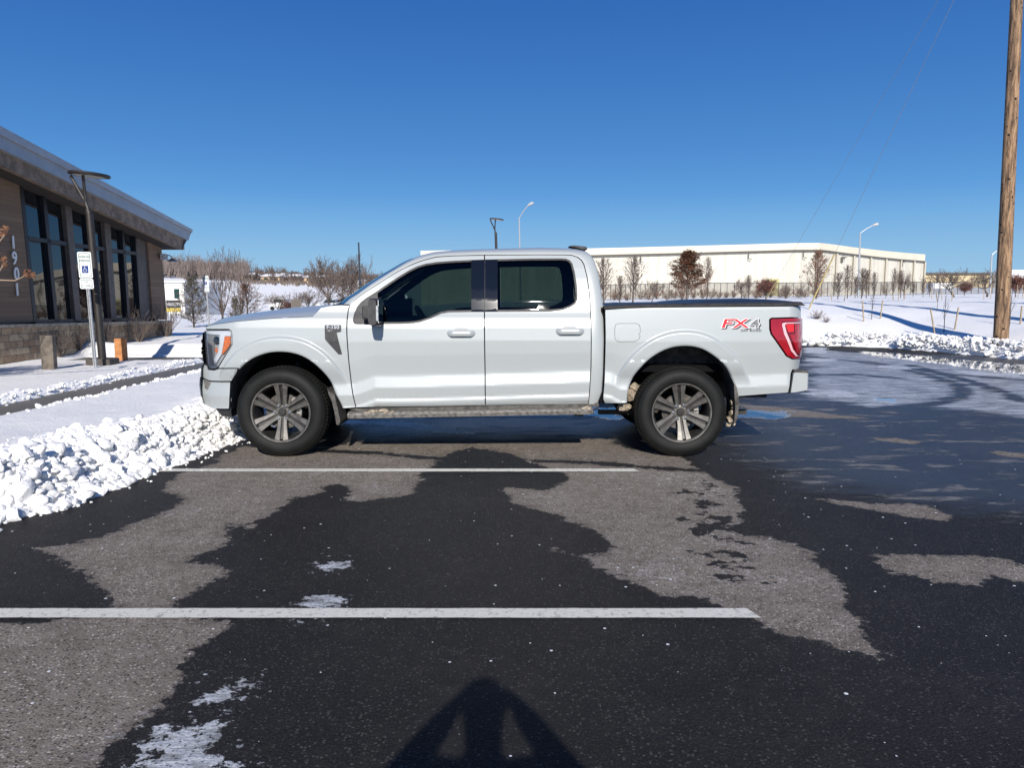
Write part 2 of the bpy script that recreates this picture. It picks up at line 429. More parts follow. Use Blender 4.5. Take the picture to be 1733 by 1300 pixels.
RIMM = simple('dark_alloy', (.045, .044, .042), .45, metal=.5, var=.25, vscale=14)
RIMF = simple('machined_alloy_face', (.12, .115, .106), .42, metal=.45, var=.3, vscale=18)
CHROME = simple('chrome', (.75, .76, .78), .12, metal=1)
DISC = simple('brake_iron', (.10, .092, .085), .6, metal=.5, var=.4, vscale=25)
STEEL = simple('dull_steel', (.28, .27, .25), .55, metal=.6, var=.4, vscale=25)
REDL = simple('red_lens', (.32, .006, .014), .12, coat=1, var=.15, vscale=9)
REDD = simple('dark_red_lens', (.10, .002, .005), .1, coat=1)
REDB = simple('bright_red_reflector', (.75, .01, .01), .25, coat=1)
PINKL = simple('pale_lens_strip', (.72, .42, .44), .25, coat=1)
AMBER = simple('amber_lens', (.62, .15, .02), .25, coat=1, var=.2, vscale=60)
SEATM = simple('seat_cloth', (.02, .021, .024), .9, var=.3, vscale=30)
RUNB = simple('running_board_grimy_metal', (.17, .16, .145), .65, metal=.2, var=.45, vscale=30, bmp=.4, bscale=70)
MUD = simple('frozen_slush', (.30, .25, .19), .8, var=.5, vscale=40, bmp=.8, bscale=50)
DECR = simple('decal_red', (.60, .012, .02), .3); DECW = simple('decal_white', (.85, .85, .86), .35)
DECG = simple('decal_grey', (.16, .17, .18), .35); DECK = simple('decal_black', (.012, .012, .014), .4)

# ------------------------------------------------------------------ pickup truck
Y0 = 6.97; YC = Y0 + 1.0
_sz = [.40,.455,.475,.505,.525,.545,.645,.755,.775,.82,.95,1.08,1.20,1.28,1.33,1.35,1.45,1.55,1.65,1.75,1.85,1.95,2.1]
_sy = [.07,.05,.032,.020,.021,.027,.012,.030,.029,.024,.008,.0,.008,.028,.055,.064,.088,.120,.160,.207,.260,.322,.42]
def S0(x, z): return float(np.interp(z, _sz, _sy))
flat = lambda x, z: 0.0
# traced height of the lower crease along the side
_cr = [(340,652),(390,650),(564,650),(599,649),(611,645.5),(634,636.7),(680,636.5),(819,633),(999,627.6),(1021,628),(1036,631),(1051,639.7),(1068,641),(1245,636),(1337,633),(1366,632)]
_crx = [yp(u, v, Y0).x for u, v in _cr]; _crz = [yp(u, v, Y0).z for u, v in _cr]
ZC = .757
def warp(x, z):
    sft = ZC - float(np.interp(x, _crx, _crz))
    wv = 1 if z < .85 else max(0, 1-(z-.85)/.25)
    return z + sft*wv
ARF_px = [(389,697),(389.5,680),(391,648),(403,628),(423.5,609),(447,598.7),(470,595),(496.6,597),(520,606),(540.4,622),(558,645.5),(566,666),(575,683),(579,694)]
ARR_px = [(1062.6,684),(1063,668),(1066,653),(1077,631),(1097.7,607.5),(1127,590),(1156,584.7),(1185.4,588.5),(1211.7,604.6),(1229,622),(1241,645),(1247,660),(1250,675)]
mpx = lambda L, D=flat, Y=Y0: [M(u, v, D, Y) for u, v in L]
ARF = smooth_poly(mpx(ARF_px), 2); ARR = smooth_poly(mpx(ARR_px), 2)
XF = yp(405, 600, Y0).x; XFR = yp(338, 640, Y0).x
def plan(x):                                     # the nose and the tail turn inwards in plan
    r = 0
    if x < XF: t = (XF-x)/(XF-XFR); r += .13*t*t
    xr = yp(1335, 600, Y0).x
    if x > xr: r += .9*(x-xr)**2*6
    return r
def flare(x, z, A, d0=.118):
    d = seg_dist((x, z), A)
    if d > d0+.045: return 0
    f = -.030*(1-smoothst(d, d0, d0+.03))*smoothst(z, .66, .90)
    if d < .02: f += .012*(1-d/.02)**2
    return f
def DB(x, z):                                    # the whole side skin
    s = S0(x, warp(x, z))
    a = 0
    if x < -1.5: a = flare(x, z, ARF)
    elif x > .9: a = flare(x, z, ARR)
    if a < 0 and z < .9: s = s*max(0, 1+a/.034)
    return s + a + plan(x)
def DBED(x, z):
    zz = warp(x, z); s = float(np.interp(zz, [0]+_sz[:13]+[1.30, 1.37, 1.42, 1.6], [.09]+_sy[:13]+[.016, .022, .03, .06]))
    a = flare(x, z, ARR)
    if a < 0 and z < .9: s *= max(0, 1+a/.034)
    return s + a + plan(x)
mb_ = lambda L: [M(u, v, DB, Y0) for u, v in L]
mbed = lambda L: [M(u, v, DBED, Y0) for u, v in L]
truck = empty('pickup_truck', (0.05, YC, 0), 'pale grey crew cab pickup truck parked side on with slush on its running board', 'pickup truck')
zl = []                                          # crease guide lines
for k in (.755, .645, .545, .525, .505, .475):
    zl.append([(x, k - (ZC-float(np.interp(x, _crx, _crz)))) for x in np.arange(-3, 2.8, .05)])
zl += [[(-3, k), (2.8, k)] for k in (1.28, 1.33, 1.20)]
def offset_line(A, d): return inset_poly(list(A), -d if area(A) > 0 else -d)[1:-1]
al_f = [offset_line(ARF, d) for d in (.01, .02, .035, .10, .108, .118, .127, .134, .142, .15, .158, .166)]
al_r = [offset_line(ARR, d) for d in (.01, .02, .035, .10, .108, .118, .127, .134, .142, .15, .158, .166)]

Gpx = [(594,515),(601,507),(609,500),(632,484.6),(663,464.6),(678,456),(694,448),(709,442),(720,438.5),(738.5,434),(765,432.2),(819,430.8),(914,430.2),(957,430.3),(968,431),(978,434.5),(985,440),(988.8,447),(994,467),(997.5,490),(1000,517),(1001.5,575),(1001,620),(998.6,663),(996.5,684)]
Opx = [(581.5,515),(592,505.5),(605,497.5),(628,480.5),(659,461),(674,452),(689,443),(703,436.5),(716,431.5),(738,426.8),(768,424),(820,421.8),(914,419.3),(962,420.5),(976,422),(990,425),(1000,431.5),(1005.5,440),(1011.5,460),(1016.5,488),(1020.6,517),(1022,575),(1020.5,633),(1018.5,663),(1011,684)]
OR_ = [.05,.05,.05,.05,.06,.07,.09,.13,.18,.23,.25,.26,.26,.24,.2,.15,.11,.08,.06,.05,.045,.04,.035,.03,.03]
G3 = []; O3 = []
for (gu, gv), (ou, ov), r in zip(Gpx, Opx, OR_):
    x, z = M(gu, gv, DB, Y0); yg = Y0+DB(x, z); G3.append(Vector((x, yg, z)))
    q = yp(ou, ov, yg+r); O3.append(Vector((q.x, yg+r, q.z)))
# --- cab shell: pillars, roof
mb = MB(); rows = []
for k in range(9):
    t = k/8*math.pi/2; row = []
    for g, o in zip(G3, O3):
        f = math.sin(t); y = g.y + (o.y-g.y)*(1-math.cos(t)); row.append((g.x+(o.x-g.x)*f, y, g.z+(o.z-g.z)*f))
    rows.append(row)
mb.grid(rows); mb.grid([[(p[0], p[1]+.03, p[2]) for p in rows[0]], rows[0]])
mrows = [[(p[0], 2*YC-p[1], p[2]) for p in r] for r in rows]; mb.grid(mrows)
mb.grid([[(p[0], p[1]-.03, p[2]) for p in mrows[0]], mrows[0]])
roof = []
for i in range(7, 17):
    o = O3[i]; r = []
    for k in range(13):
        s = -1+k/6; y = YC + s*(YC-o.y); cx = .10*(1-s*s) if i < 12 else (-.03*(1-s*s) if i > 13 else 0)
        cx *= max(0, (12-i)/5) if i < 12 else 1
        r.append((o.x - cx, y, o.z + .022*(1-s*s)*min(1, (i-6)/3)))
    roof.append(r)
mb.grid(roof)
cab_back = [O3[i] for i in range(16, 25)]
mbk = MB(); 
cab = mb.build('cab_shell', PAINT, truck, smooth=True, angle=40)
# rear wall of the cab with its window
br = [[(o.x-.004, YC+s*(YC-o.y-.0), o.z) for s in (-1, -.72, -.7)] for o in cab_back]
mbk.grid(br); mbk.grid([[(p[0], 2*YC-p[1], p[2]) for p in r] for r in br])
o16, o20 = O3[17], O3[20]
def backrow(z, o): return [(o.x-.004, YC+s*(YC-o.y)*.7, z) for s in (-1, 0, 1)]
mbk.grid([backrow(O3[16].z, O3[16]), backrow(O3[18].z, O3[18])]); mbk.grid([backrow(O3[20].z-.06, O3[20]), backrow(.55, O3[23])])
mbk.build('cab_back_wall', PAINT, truck, smooth=True)
mb = MB(); mb.grid([backrow(O3[18].z, O3[18]), backrow(O3[20].z-.06, O3[20])]); mb.build('rear_window', GLASS, truck)
# --- windshield
mb = MB(); wr = []
for i in range(0, 8):
    o = O3[i]; r = []
    for k in range(17):
        s = -1+k/8; r.append((o.x-.19*(1-s*s)*(1-.35*i/7)+.004, YC+s*(YC-o.y-.004), o.z+.012*(1-s*s)))
    wr.append(r)
mb.grid(wr); mb.build('windshield', WSHIELD, truck, smooth=True)
mb = MB(); base = wr[0]
mb.grid([[(p[0]-.10, p[1], p[2]-.03) for p in base], [(p[0]+.03, p[1], p[2]+.004) for p in base], [(p[0]+.05, p[1], p[2]-.05) for p in base]])
mb.tube([(base[4][0]-.02, base[4][1], base[4][2]+.015), (base[5][0]+.1, base[5][1]+.1, base[5][2]+.07), (base[9][0]+.10, base[9][1], base[9][2]+.05)], .008)
mb.tube([(base[11][0]-.02, base[11][1], base[11][2]+.01), (base[14][0]+.06, base[14][1], base[14][2]+.05)], .008)
mb.build('cowl_and_wipers', BLACKP, truck)
# --- hood
Hpx = [(348,553.5),(352,551),(362,549),(401,543.6),(467,538),(529,535.3),(543,534.6),(562,534)]
Tpx = [(351,546.5),(356,541.5),(366,537.2),(401,529.6),(467,521),(529,517.5),(543,516.8),(566,516)]
mb = MB(); rows = []
for (u, v), (tu, tv) in zip(Hpx, Tpx):
    x, z = M(u, v, DB, Y0); ye = Y0+DB(x, z)-.001; hz = yp(tu, tv, Y0+.55).z; r = []
    for k in range(17):
        s = k/16; prof = [0,.22,.40,.52,.60,.68,.78,.90,.97,1,1,1,1,1.01,1.02,1.02,1.02]
        ease = s; bow = -.16*smoothst(s, 0, 1)*max(0, (x - M(529,535,DB,Y0)[0])/(XFR-M(529,535,DB,Y0)[0]))**2 if x < M(529,535,DB,Y0)[0] else -.10*smoothst(s, 0, .8)
        r.append((x+bow, ye+(YC-ye)*s, z+(hz-z)*prof[k]))
    rows.append(r + [(p[0], 2*YC-p[1], p[2]) for p in r[-2::-1]])
lip = [(p[0]+.01, p[1], p[2]-.05) for p in rows[0]]
mb.grid([lip]+rows); hood = mb.build('hood', PAINT, truck, smooth=True, angle=50)
# --- fender (near side, then mirrored)
HL_px = [(346,558.8),(387,558.8),(391,562),(391.8,566),(391.5,583),(389,588),(367,622),(362,625.2),(352,624.6),(350,618),(346.5,580)]
arf = [p for p in ARF if p[1] < 2]
fend = mb_([(391.3,648.0-1)]) 
up = mb_([(347,557.2),(348,553.5),(352,551),(362,549),(401,543.6),(467,538),(529,535.3),(543,520.5),(560,517.2),(577,516),(590,516.5),(592.8,514.5),(589.2,525),(587,545),(586.7,563.7),(590,610),(594.5,651),(598,672),(602,690),(580,691.5)])
arcp = [p for p in reversed(ARF) if M(400,628,DB,Y0)[1]-.002 <= p[1] or p[0] > -2]
arcp = [p for p in arcp if p[1] > M(580,690,DB,Y0)[1]]
dn = mb_([(402,623.3),(387,623.3),(369,623.3),(390,588.5),(392.8,583),(392.8,566),(391.5,560.5),(387,557.4)])
FEND = up + arcp + dn
mb = MB(); panel(mb, FEND, DB, Y0, lines=al_f+zl, grid=.02); fender = mb.build('fender', PAINT, truck, smooth=True, angle=30)
# fender vent with lettering
vent = mb_([(550,550),(577.7,550),(577.3,560.5),(569.5,562),(578.8,599),(573,599),(550.5,574)])
mb = MB(); DV = lambda x, z: DB(x, z)-.012
panel(mb, vent, DV, Y0, gap=0, thick=.02, grid=.03)
fv = mb.build('fender_vent', BLACKP, fender, smooth=True, angle=20)
mb = MB(); p = mb_([(564,555.3)])[0]
text_mb(mb, 'F-150', .044, Matrix.Translation((p[0], Y0+DV(*p)-.003, p[1]+.008)) @ Matrix.Rotation(math.pi/2, 4, 'X') @ Matrix.Diagonal((1.15, 1, 1, 1)), .002, bold=.0012)
text_mb(mb, 'XLT', .022, Matrix.Translation((p[0]-.03, Y0+DV(*p)-.003, p[1]-.022)) @ Matrix.Rotation(math.pi/2, 4, 'X'), .002)
mb.build('badge_lettering', CHROME, fender)
mirror_copy(fender, truck)
# --- headlight
hp = mb_(HL_px); mb = MB(); DL = lambda x, z: DB(x, z)+.004
mb = MB(); panel(mb, hp, lambda x, z: DB(x, z)+.03, Y0, gap=.004, thick=.05, grid=.03)
hl = mb.build('headlight', simple('lamp_housing', (.42, .43, .44), .4, metal=.2), truck)
mb = MB(); panel(mb, mb_([(351,563),(362,565),(361,600),(358,618),(353,618),(350.5,590)]), lambda x, z: DB(x, z)+.02, Y0, gap=0, grid=.03); mb.build('grey_bezel', simple('bezel_grey', (.22, .22, .22), .5), hl, smooth=True)
mb = MB()
panel(mb, mb_([(347,559.8),(387,560),(390,563),(390,569),(380,569),(377,583),(374,600),(362,620),(360.5,610),(368,597),(371,580),(371,567),(349,565)]), lambda x, z: DB(x, z)+.012, Y0, gap=0, grid=.03)
mb.build('reflector_bezel', simple('silver_bezel', (.74, .76, .78), .3, metal=.3), hl, smooth=True)
mb = MB(); panel(mb, mb_([(379.5,569.5),(389.5,569.5),(389.5,582),(386,588),(376,601),(375.5,596),(378,584)]), lambda x, z: DB(x, z)+.008, Y0, gap=0, grid=.03); mb.build('turn_signal', AMBER, hl, smooth=True)
mb = MB(); q = mb_([(367,593)])[0]; mb.lathe([(0, 0), (.03, .005), (.04, .02)], (q[0], Y0+DB(*q)+.03, q[1]), (0, 1, 0), 16); mb.build('amber_bulb', AMBER, hl)
mb = MB(); q = mb_([(366,577)])[0]; mb.lathe([(0, 0), (.035, .004), (.05, .03)], (q[0], Y0+DB(*q)+.02, q[1]), (0, 1, 0), 20); mb.build('projector_lens', GLOSSB, hl, smooth=True)
mb = MB(); panel(mb, hp, lambda x, z: DB(x, z)+.001, Y0, gap=.003, thick=.004, grid=.04); mb.build('lens', LENS, hl, smooth=True)
mirror_copy(hl, truck)
# --- front bumper, valance, grille across the nose
def wrap(name, prof, mat, y_in=.10, bow=.13, inset=0.0, par=truck):
    mb = MB(); rows = []
    for u, v in prof:
        p = yp(u, v, Y0+y_in); r = []
        for k in range(21):
            s = -1+k/10; r.append((p.x - bow*(1-s*s)*.9 + inset, YC + s*(YC-Y0-y_in), p.z))
        rows.append(r)
    mb.grid(rows); return mb.build(name, mat, par, smooth=True, angle=40)
BU = mb_([(345,616),(350.5,621),(352,626),(362,627),(369,624.6),(387,624.2),(402,624.2),(401,630),(391.5,645),(372,645.2),(354.6,644.4),(339.5,637),(340,623.5)])
mb = MB(); panel(mb, BU, DB, Y0, grid=.025, gap=.002); bumper = mb.build('front_bumper', PAINT, truck, smooth=True)
BL = mb_([(338,638.8),(354,646.3),(389.5,646.8),(388.5,670),(387,692),(361,691.6),(344.5,683),(339.3,669),(337.6,650)])
mb = MB(); panel(mb, BL, DB, Y0, grid=.025, gap=.002, thick=.05); mb.build('bumper_corner', PAINT, bumper, smooth=True)
mb = MB(); panel(mb, mb_([(344.8,643),(357.5,647.5),(351.5,660),(346.5,657)]), lambda x, z: DB(x, z)-.003, Y0, gap=0, grid=.03); mb.build('fog_light', STEEL, bumper)
mb = MB(); panel(mb, mb_([(361,691),(388,692),(389,707),(372,706)]), lambda x, z: DB(x, z)+.05, Y0, gap=0, grid=.04, thick=.4); mb.build('air_dam', BLACKP, bumper)
mirror_copy(bumper, truck)
wrap('bumper_bar', [(345,615),(341,620),(340.2,624),(339.6,637),(338,640),(337.4,652),(339.3,669),(344.5,683),(362,692)], PAINT, .12)
wrap('lower_intake', [(348,640),(346,655)], BLACKP, .3, .15, -.045)
gr = wrap('grille', [(352,558.5),(343.5,563),(342,575),(342,600),(344.6,614),(350,622)], BLACKP, .15, .10)
for k, (v0, v1) in enumerate(((575, 580), (588, 592), (594, 599))):
    wrap('grille_bar', [(344, v0-1), (340.5, v0), (340.5, v1), (344, v1+1)], STEEL if k else BLACKP, .155, .10, 0, gr)
# --- doors
def door_window_mat(): return GLASS
FW = [(597.7,543),(600,530.8),(604.6,520),(611,512),(620,505),(635.4,495.4),(670.8,471.2),(694,457),(707,451),(720,447),(738.5,444),(765,442),(797,440.5),(819.0,439.7),(819.0,527.3),(797,527.4),(760,528),(747,530),(724,540.3),(712,544.5),(700.5,546.5),(680,547.7),(606,548.2),(600,547.6)]
RW = [(821.2,439.6),(900,438),(950,437.8),(958,438.4),(964,441),(968,446),(972,460),(975,480),(977,499),(976.4,508),(973.5,514),(966,519),(952,524.5),(930,526.6),(821.2,527.2)]
fdoor = mb_([(592.5,515.5),(601,507.6),(609,500.8),(632,485.4),(663,465.4),(678,456.8),(694,448.9),(709,443),(720,439.4),(738.5,435),(765,433),(819.6,431.7),(819.6,563),(820.7,640),(821.2,686.5),(760,687.6),(602.5,689.7),(598.5,672),(595,651),(590.5,610),(587.3,563.7),(587.6,545),(589.7,525)])
rdoor = mb_([(820.4,431.7),(914,431.1),(957,431.3),(968,432),(977,435.2),(984,440.8),(987.9,447.5),(993,467),(996.5,490),(999,517),(1000.5,575),(1000,620),(997.6,663),(995.5,683.8),(900,685),(821.9,686.5),(821.4,640),(820.4,563)])
def make_door(poly, winpx):
    mb = MB(); hole = mb_(winpx)
    panel(mb, poly, DB, Y0, holes=[hole], lines=zl, grid=.02, thick=.03, gap=.003)
    d = mb.build('door', PAINT, truck, smooth=True, angle=30)
    mb = MB(); fr = inset_poly(hole, -.004)
    panel(mb, fr, lambda x, z: DB(x, z)-.001, Y0, holes=[inset_poly(hole, .014)], gap=0, grid=.05, thick=.03)
    mb.build('window_seal', BLACKP, d)
    return d, hole
door1, hole1 = make_door(fdoor, FW)
door2, hole2 = make_door(rdoor, RW)
def sub(mb_poly, D, name, mat, par, grid=.05, thick=.006, gap=0, smooth=True):
    mb = MB(); panel(mb, mb_poly, D, Y0, gap=gap, grid=grid, thick=thick); return mb.build(name, mat, par, smooth=smooth)
gl1 = mb_([(636,496),(670.8,471.6),(694,458),(720,448.5),(738.5,445.2),(797,441.5),(797,526.6),(747,529),(724,539.2),(700.5,545.2),(680,546.6),(645,546.8),(645,500)])
sub(gl1, lambda x, z: DB(x, z)+.012, 'window', GLASS, door1)
gl2 = mb_([(842.5,440.5),(950,439),(960,440.5),(967,446),(971,460),(975.5,499),(975,508),(970,515),(952,523),(930,525.6),(842.5,526.2)])
sub(gl2, lambda x, z: DB(x, z)+.012, 'window', GLASS, door2)
sub(mb_([(797.8,440.5),(820.1,439.8),(820.1,527),(797.8,527)]), lambda x, z: DB(x, z)-.004, 'pillar_trim', GLOSSB, door1)
sub(mb_([(821.0,439.8),(842,439.3),(842,526.8),(821.0,527)]), lambda x, z: DB(x, z)-.004, 'pillar_trim', GLOSSB, door2)
# mirror sail triangle
sail = mb_([(598.8,543),(601,531),(605.5,521),(621,506),(636,496.5),(639,496),(639.5,508),(646,510),(646,547.3),(606,547.2),(600.2,546.2)])
sub(sail, lambda x, z: DB(x, z)-.004, 'mirror_sail', BLACKP, door1, thick=.03)
def handle(door, px, keyed):
    x0, z0 = M(px[0], px[1], DB, Y0); x1, z1 = M(px[2], px[3], DB, Y0)
    yb = Y0 + DB((x0+x1)/2, (z0+z1)/2)
    mb = MB(); n = 12; rows = []
    for k in range(n+1):
        t = k/n; x = x0+(x1-x0)*t; b = .042*(min(1, math.sin(math.pi*min(max(t, .0), 1))*2.2))
        zz = (z0+z1)/2; h = (z0-z1)/2*(.75+.25*min(1, math.sin(math.pi*t)*3))
        rows.append([(x, yb-b+.012, zz+h), (x, yb-b, zz+h*.55), (x, yb-b-.002, zz-h*.4), (x, yb-b+.008, zz-h), (x, yb-b+.022, zz-h*.7), (x, yb-b+.022, zz+h*.7)])
    mb.grid(rows, closed=True); mb.add(rows[0], [(0,1,2,3,4,5)]); mb.add(rows[-1], [(5,4,3,2,1,0)])
    if keyed:
        for xx in (x0+.045, x1-.05): mb.box(xx-.008, xx+.008, yb-.037, yb-.03, (z0+z1)/2-.008, (z0+z1)/2+.006, 1)
    h = mb.build('handle', [PAINT, BLACKP], door, smooth=True, angle=50)
    mb = MB(); cx = (x0+x1)/2; r = []
    for k in range(24):
        q = 2*math.pi*k/24; r.append((cx+.062*max(-1, min(1, 1.25*math.cos(q))), (z0+z1)/2+.006+.046*max(-1, min(1, 1.2*math.sin(q)))))
    panel(mb, r, lambda x, z: DB(x, z)-.0015, Y0, gap=0, grid=.02, thick=.004)
    mb.build('handle_recess_shade', simple('recess_shade_tone', (.33, .35, .36), .5), door, smooth=True)  # raised oval, darker than the door: the recess's shade put into colour
handle(door1, (756.5, 559.3, 804.5, 569.2), True); handle(door2, (940.5, 555.6, 988.8, 565.8), False)
# --- side mirror
mir = None
mb = MB(); zc = yp(634, 527, Y0-.2).z; xc = yp(632.5, 527, Y0-.2).x
sec = []
for k in range(9):                                # shell swept outwards from the door
    t = k/8; y = Y0+.02-.30*t; w_ = .052*(1-.25*t**3); hh = .125*(1-.30*(1-t)**2-.10*t**6); cx = xc-.012+.012*t; cz = zc-.012*t+.005
    ring = []
    for j in range(20):
        q = 2*math.pi*j/20; c, s_ = math.cos(q), math.sin(q)
        ring.append((cx+w_*math.copysign(abs(c)**.6, c), y, cz+hh*math.copysign(abs(s_)**.55, s_)))
    sec.append(ring)
mb.grid(sec, closed=True); mb.add(sec[-1], [tuple(range(20))]); mb.add(sec[0], [tuple(range(19, -1, -1))])
mirror = mb.build('side_mirror', BLACKP, truck, smooth=True, angle=45)
mb = MB(); mb.box(xc-.125, xc-.05, Y0-.10, Y0+.02, zc-.07, zc+.045); mb.build('mirror_arm', BLACKP, mirror, bevel=.012)
mb = MB(); mb.box(xc+.034, xc+.054, Y0-.292, Y0-.255, zc-.085, zc+.05); mb.build('mirror_indicator', simple('frosty_lens', (.38, .40, .42), .4, var=.5, vscale=60), mirror, bevel=.006)
mb = MB(); mb.box(xc+.0, xc+.045, Y0-.26, Y0-.03, zc-.13, zc-.118); mb.build('mirror_lower_trim', BLACKP, mirror)
mb = MB(); mb.box(xc+.048, xc+.053, Y0-.26, Y0-.03, zc-.10, zc+.10); mb.build('mirror_glass', simple('mirror_glass', (.8, .8, .8), .02, metal=1), mirror)
mirror_copy(mirror, truck)
for d in (door1, door2): mirror_copy(d, truck)
# --- bed side
bedpx_top = [(1023.8,524.0),(1060,521.6),(1100,520.2),(1355.2,517.7),(1355.9,524),(1355.9,537.3)]
tlpx = [(1303.4,541.5),(1306,539.6),(1340,538.6),(1357.6,538.4),(1358,560),(1357.6,593),(1356,603),(1353.8,606.6),(1341,606.6),(1331.5,601.7),(1305.5,564.5),(1303.6,556)]
BED = mbed(bedpx_top + [(1357,537.2),(1340,537.3),(1305.5,538.3),(1302.2,540.8),(1302.3,556.5),(1304.4,565.2),(1330.6,602.6),(1340.6,607.9),(1354.5,607.9),(1353.5,618),(1352,624.5),(1341,626),(1338.6,632),(1334.2,664.8),(1290,668),(1251,671)])
BED += [p for p in reversed(ARR) if p[1] > M(1060,682,DBED,Y0)[1]+.002]
BED += mbed([(1062,682),(1023.6,683),(1020.5,676),(1023.2,633),(1024.6,563)])
mb = MB(); fuel = mbed([(1046,548),(1076,547.6),(1082,550),(1083.2,556),(1083.2,563),(1080.5,565.5),(1083.2,569),(1081,574),(1074,578),(1047,578.3),(1042,575.5),(1040.7,570),(1040.7,555),(1042.2,550)])
panel(mb, BED, DBED, Y0, lines=al_r+zl[:6]+[[(-3, 1.3), (2.8, 1.3)]], holes=[inset_poly(fuel, -.003)], grid=.021)
bed = mb.build('bed_side', PAINT, truck, smooth=True, angle=30)
sub(fuel, DBED, 'fuel_door', PAINT, bed, grid=.03)
# tail light
mb = MB(); panel(mb, mbed(tlpx), lambda x, z: DBED(x, z)-.012, Y0, gap=.002, thick=.09, grid=.03)
tl = mb.build('tail_light', REDL, truck, smooth=True, angle=40)
TLs = [('lamp_surround', REDD, [(1322,543.5),(1356.5,542.5),(1357,593),(1353.5,604),(1345,604),(1338,596),(1326.5,566),(1322.5,555)], .0145),
       ('lens_strip', PINKL, [(1323,546.8),(1328,545.8),(1355,544.9),(1355,546.6),(1330,547.6),(1327.2,550),(1330,562),(1341,591),(1347.5,600),(1351,603),(1345.5,603),(1338,594),(1326,565),(1322.6,551)], .017),
       ('reflector', REDB, [(1329,549),(1342,548.4),(1342,561.5),(1333,562)], .018),
       ('brake_lens', REDL, [(1344,549),(1355.5,548),(1356.3,592),(1351,599),(1347,595),(1335,565.5),(1344,565)], .017)]
for nme, mt, px, dd in TLs:
    sub(mbed(px), (lambda d_: (lambda x, z: DBED(x, z)-d_))(dd), nme, mt, tl, grid=.03, thick=.004)
# decal
def decal(cx, cz, sc):
    def at(dx, dy, y): return Matrix.Translation((cx+dx, y, cz+dy)) @ Matrix.Rotation(math.pi/2, 4, 'X')
    y = Y0 + DBED(cx, cz) - .001
    PJ = lambda o: (lambda x, z: Y0 + DBED(x, z) + o)
    lay = [(DECK, .010*sc, -.008*sc, .0, .0065), (DECW, 0, 0, -.0008, .0055)]
    for mt, ox, oz, oy, bo in lay:
        mb = MB()
        for ch, dx, sx in (('F', -.135, 1.9), ('X', .0, 1.75), ('4', .128, 1.5)):
            text_mb(mb, ch, .112*sc, at(dx*sc+ox, oz, y+oy-.0005) @ Matrix.Diagonal((sx, 1, 1, 1)), .0003, shear=.18 if ch == 'F' else 0, bold=bo, proj=PJ(oy-.0015))
        mb.build('decal_shadow' if mt is DECK else 'decal_outline', mt, bed)
    mb = MB()
    for ch, dx, sx, mi in (('F', -.135, 1.9, 0), ('X', .0, 1.75, 0), ('4', .128, 1.5, 1)):
        text_mb(mb, ch, .112*sc, at(dx*sc, 0, y-.0022) @ Matrix.Diagonal((sx, 1, 1, 1)), .0003, shear=.18 if ch == 'F' else 0, bold=.002, mi=mi, proj=PJ(-.0032))
    text_mb(mb, 'OFF ROAD', .026*sc, at(.095*sc, -.062*sc, y-.0022) @ Matrix.Diagonal((1.35, 1, 1, 1)), .0003, mi=2, bold=.0004, spacing=1.15, proj=PJ(-.0032))
    mb.build('decal_letters', [DECR, DECG, DECK], bed)
q = mbed([(1253.5, 548.2)])[0]; decal(q[0], q[1], 1.0)
mirror_copy(bed, truck); mirror_copy(tl, truck)
# bed rails and cover
mb = MB()
railn = [M(u, v, DBED, Y0) for u, v in [(1022,523.2),(1060,520.8),(1100,519.4),(1355.6,517)]]
railt = [M(u, v, DBED, Y0) for u, v in [(1022,517.2),(1060,515.5),(1100,514.4),(1352,510.8)]]
r1 = [(a[0], Y0+.015, a[1]) for a in railn]; r2 = [(a[0], Y0+.012, a[1]-.008) for a in railt]; r3 = [(a[0], Y0+.03, a[1]) for a in railt]; r4 = [(a[0], Y0+.14, a[1]+.002) for a in railt]
r5 = [(a[0], YC, a[1]+(.006, .006, .006, .004)[i]) for i, a in enumerate(railt)]
rows = [r1, r2, r3, r4]; mb.grid(rows); mb.grid([[(p[0], 2*YC-p[1], p[2]) for p in r] for r in rows])
xe = r1[-1][0]; mb.grid([[r1[-1], r2[-1], r3[-1], r4[-1]], [(p[0], 2*YC-p[1], p[2]) for p in (r1[-1], r2[-1], r3[-1], r4[-1])]])
mb.build('bed_rail_cap', BLACKP, truck, smooth=True, angle=30)
mb = MB(); xa, xb = r4[0][0]+.02, r4[-1][0]-.02; za, zb = r4[0][2], r4[-1][2]; rows = []
for i in range(15):
    t = i/14; x = xa+(xb-xa)*t; z = za+(zb-za)*t+.010*math.sin(math.pi*t)*0+.022*smoothst(t, .42, .55)*(1-smoothst(t, .9, .97))
    rows.append([(x, Y0+.12, za+(zb-za)*t-.002), (x, Y0+.25, z+.004), (x, YC, z+.012), (x, 2*YC-Y0-.25, z+.004), (x, 2*YC-Y0-.12, za+(zb-za)*t-.002)])
mb.grid(rows); mb.build('bed_cover', simple('black_vinyl', (.018, .02, .026), .42, bmp=.3, bscale=50), truck, smooth=True)
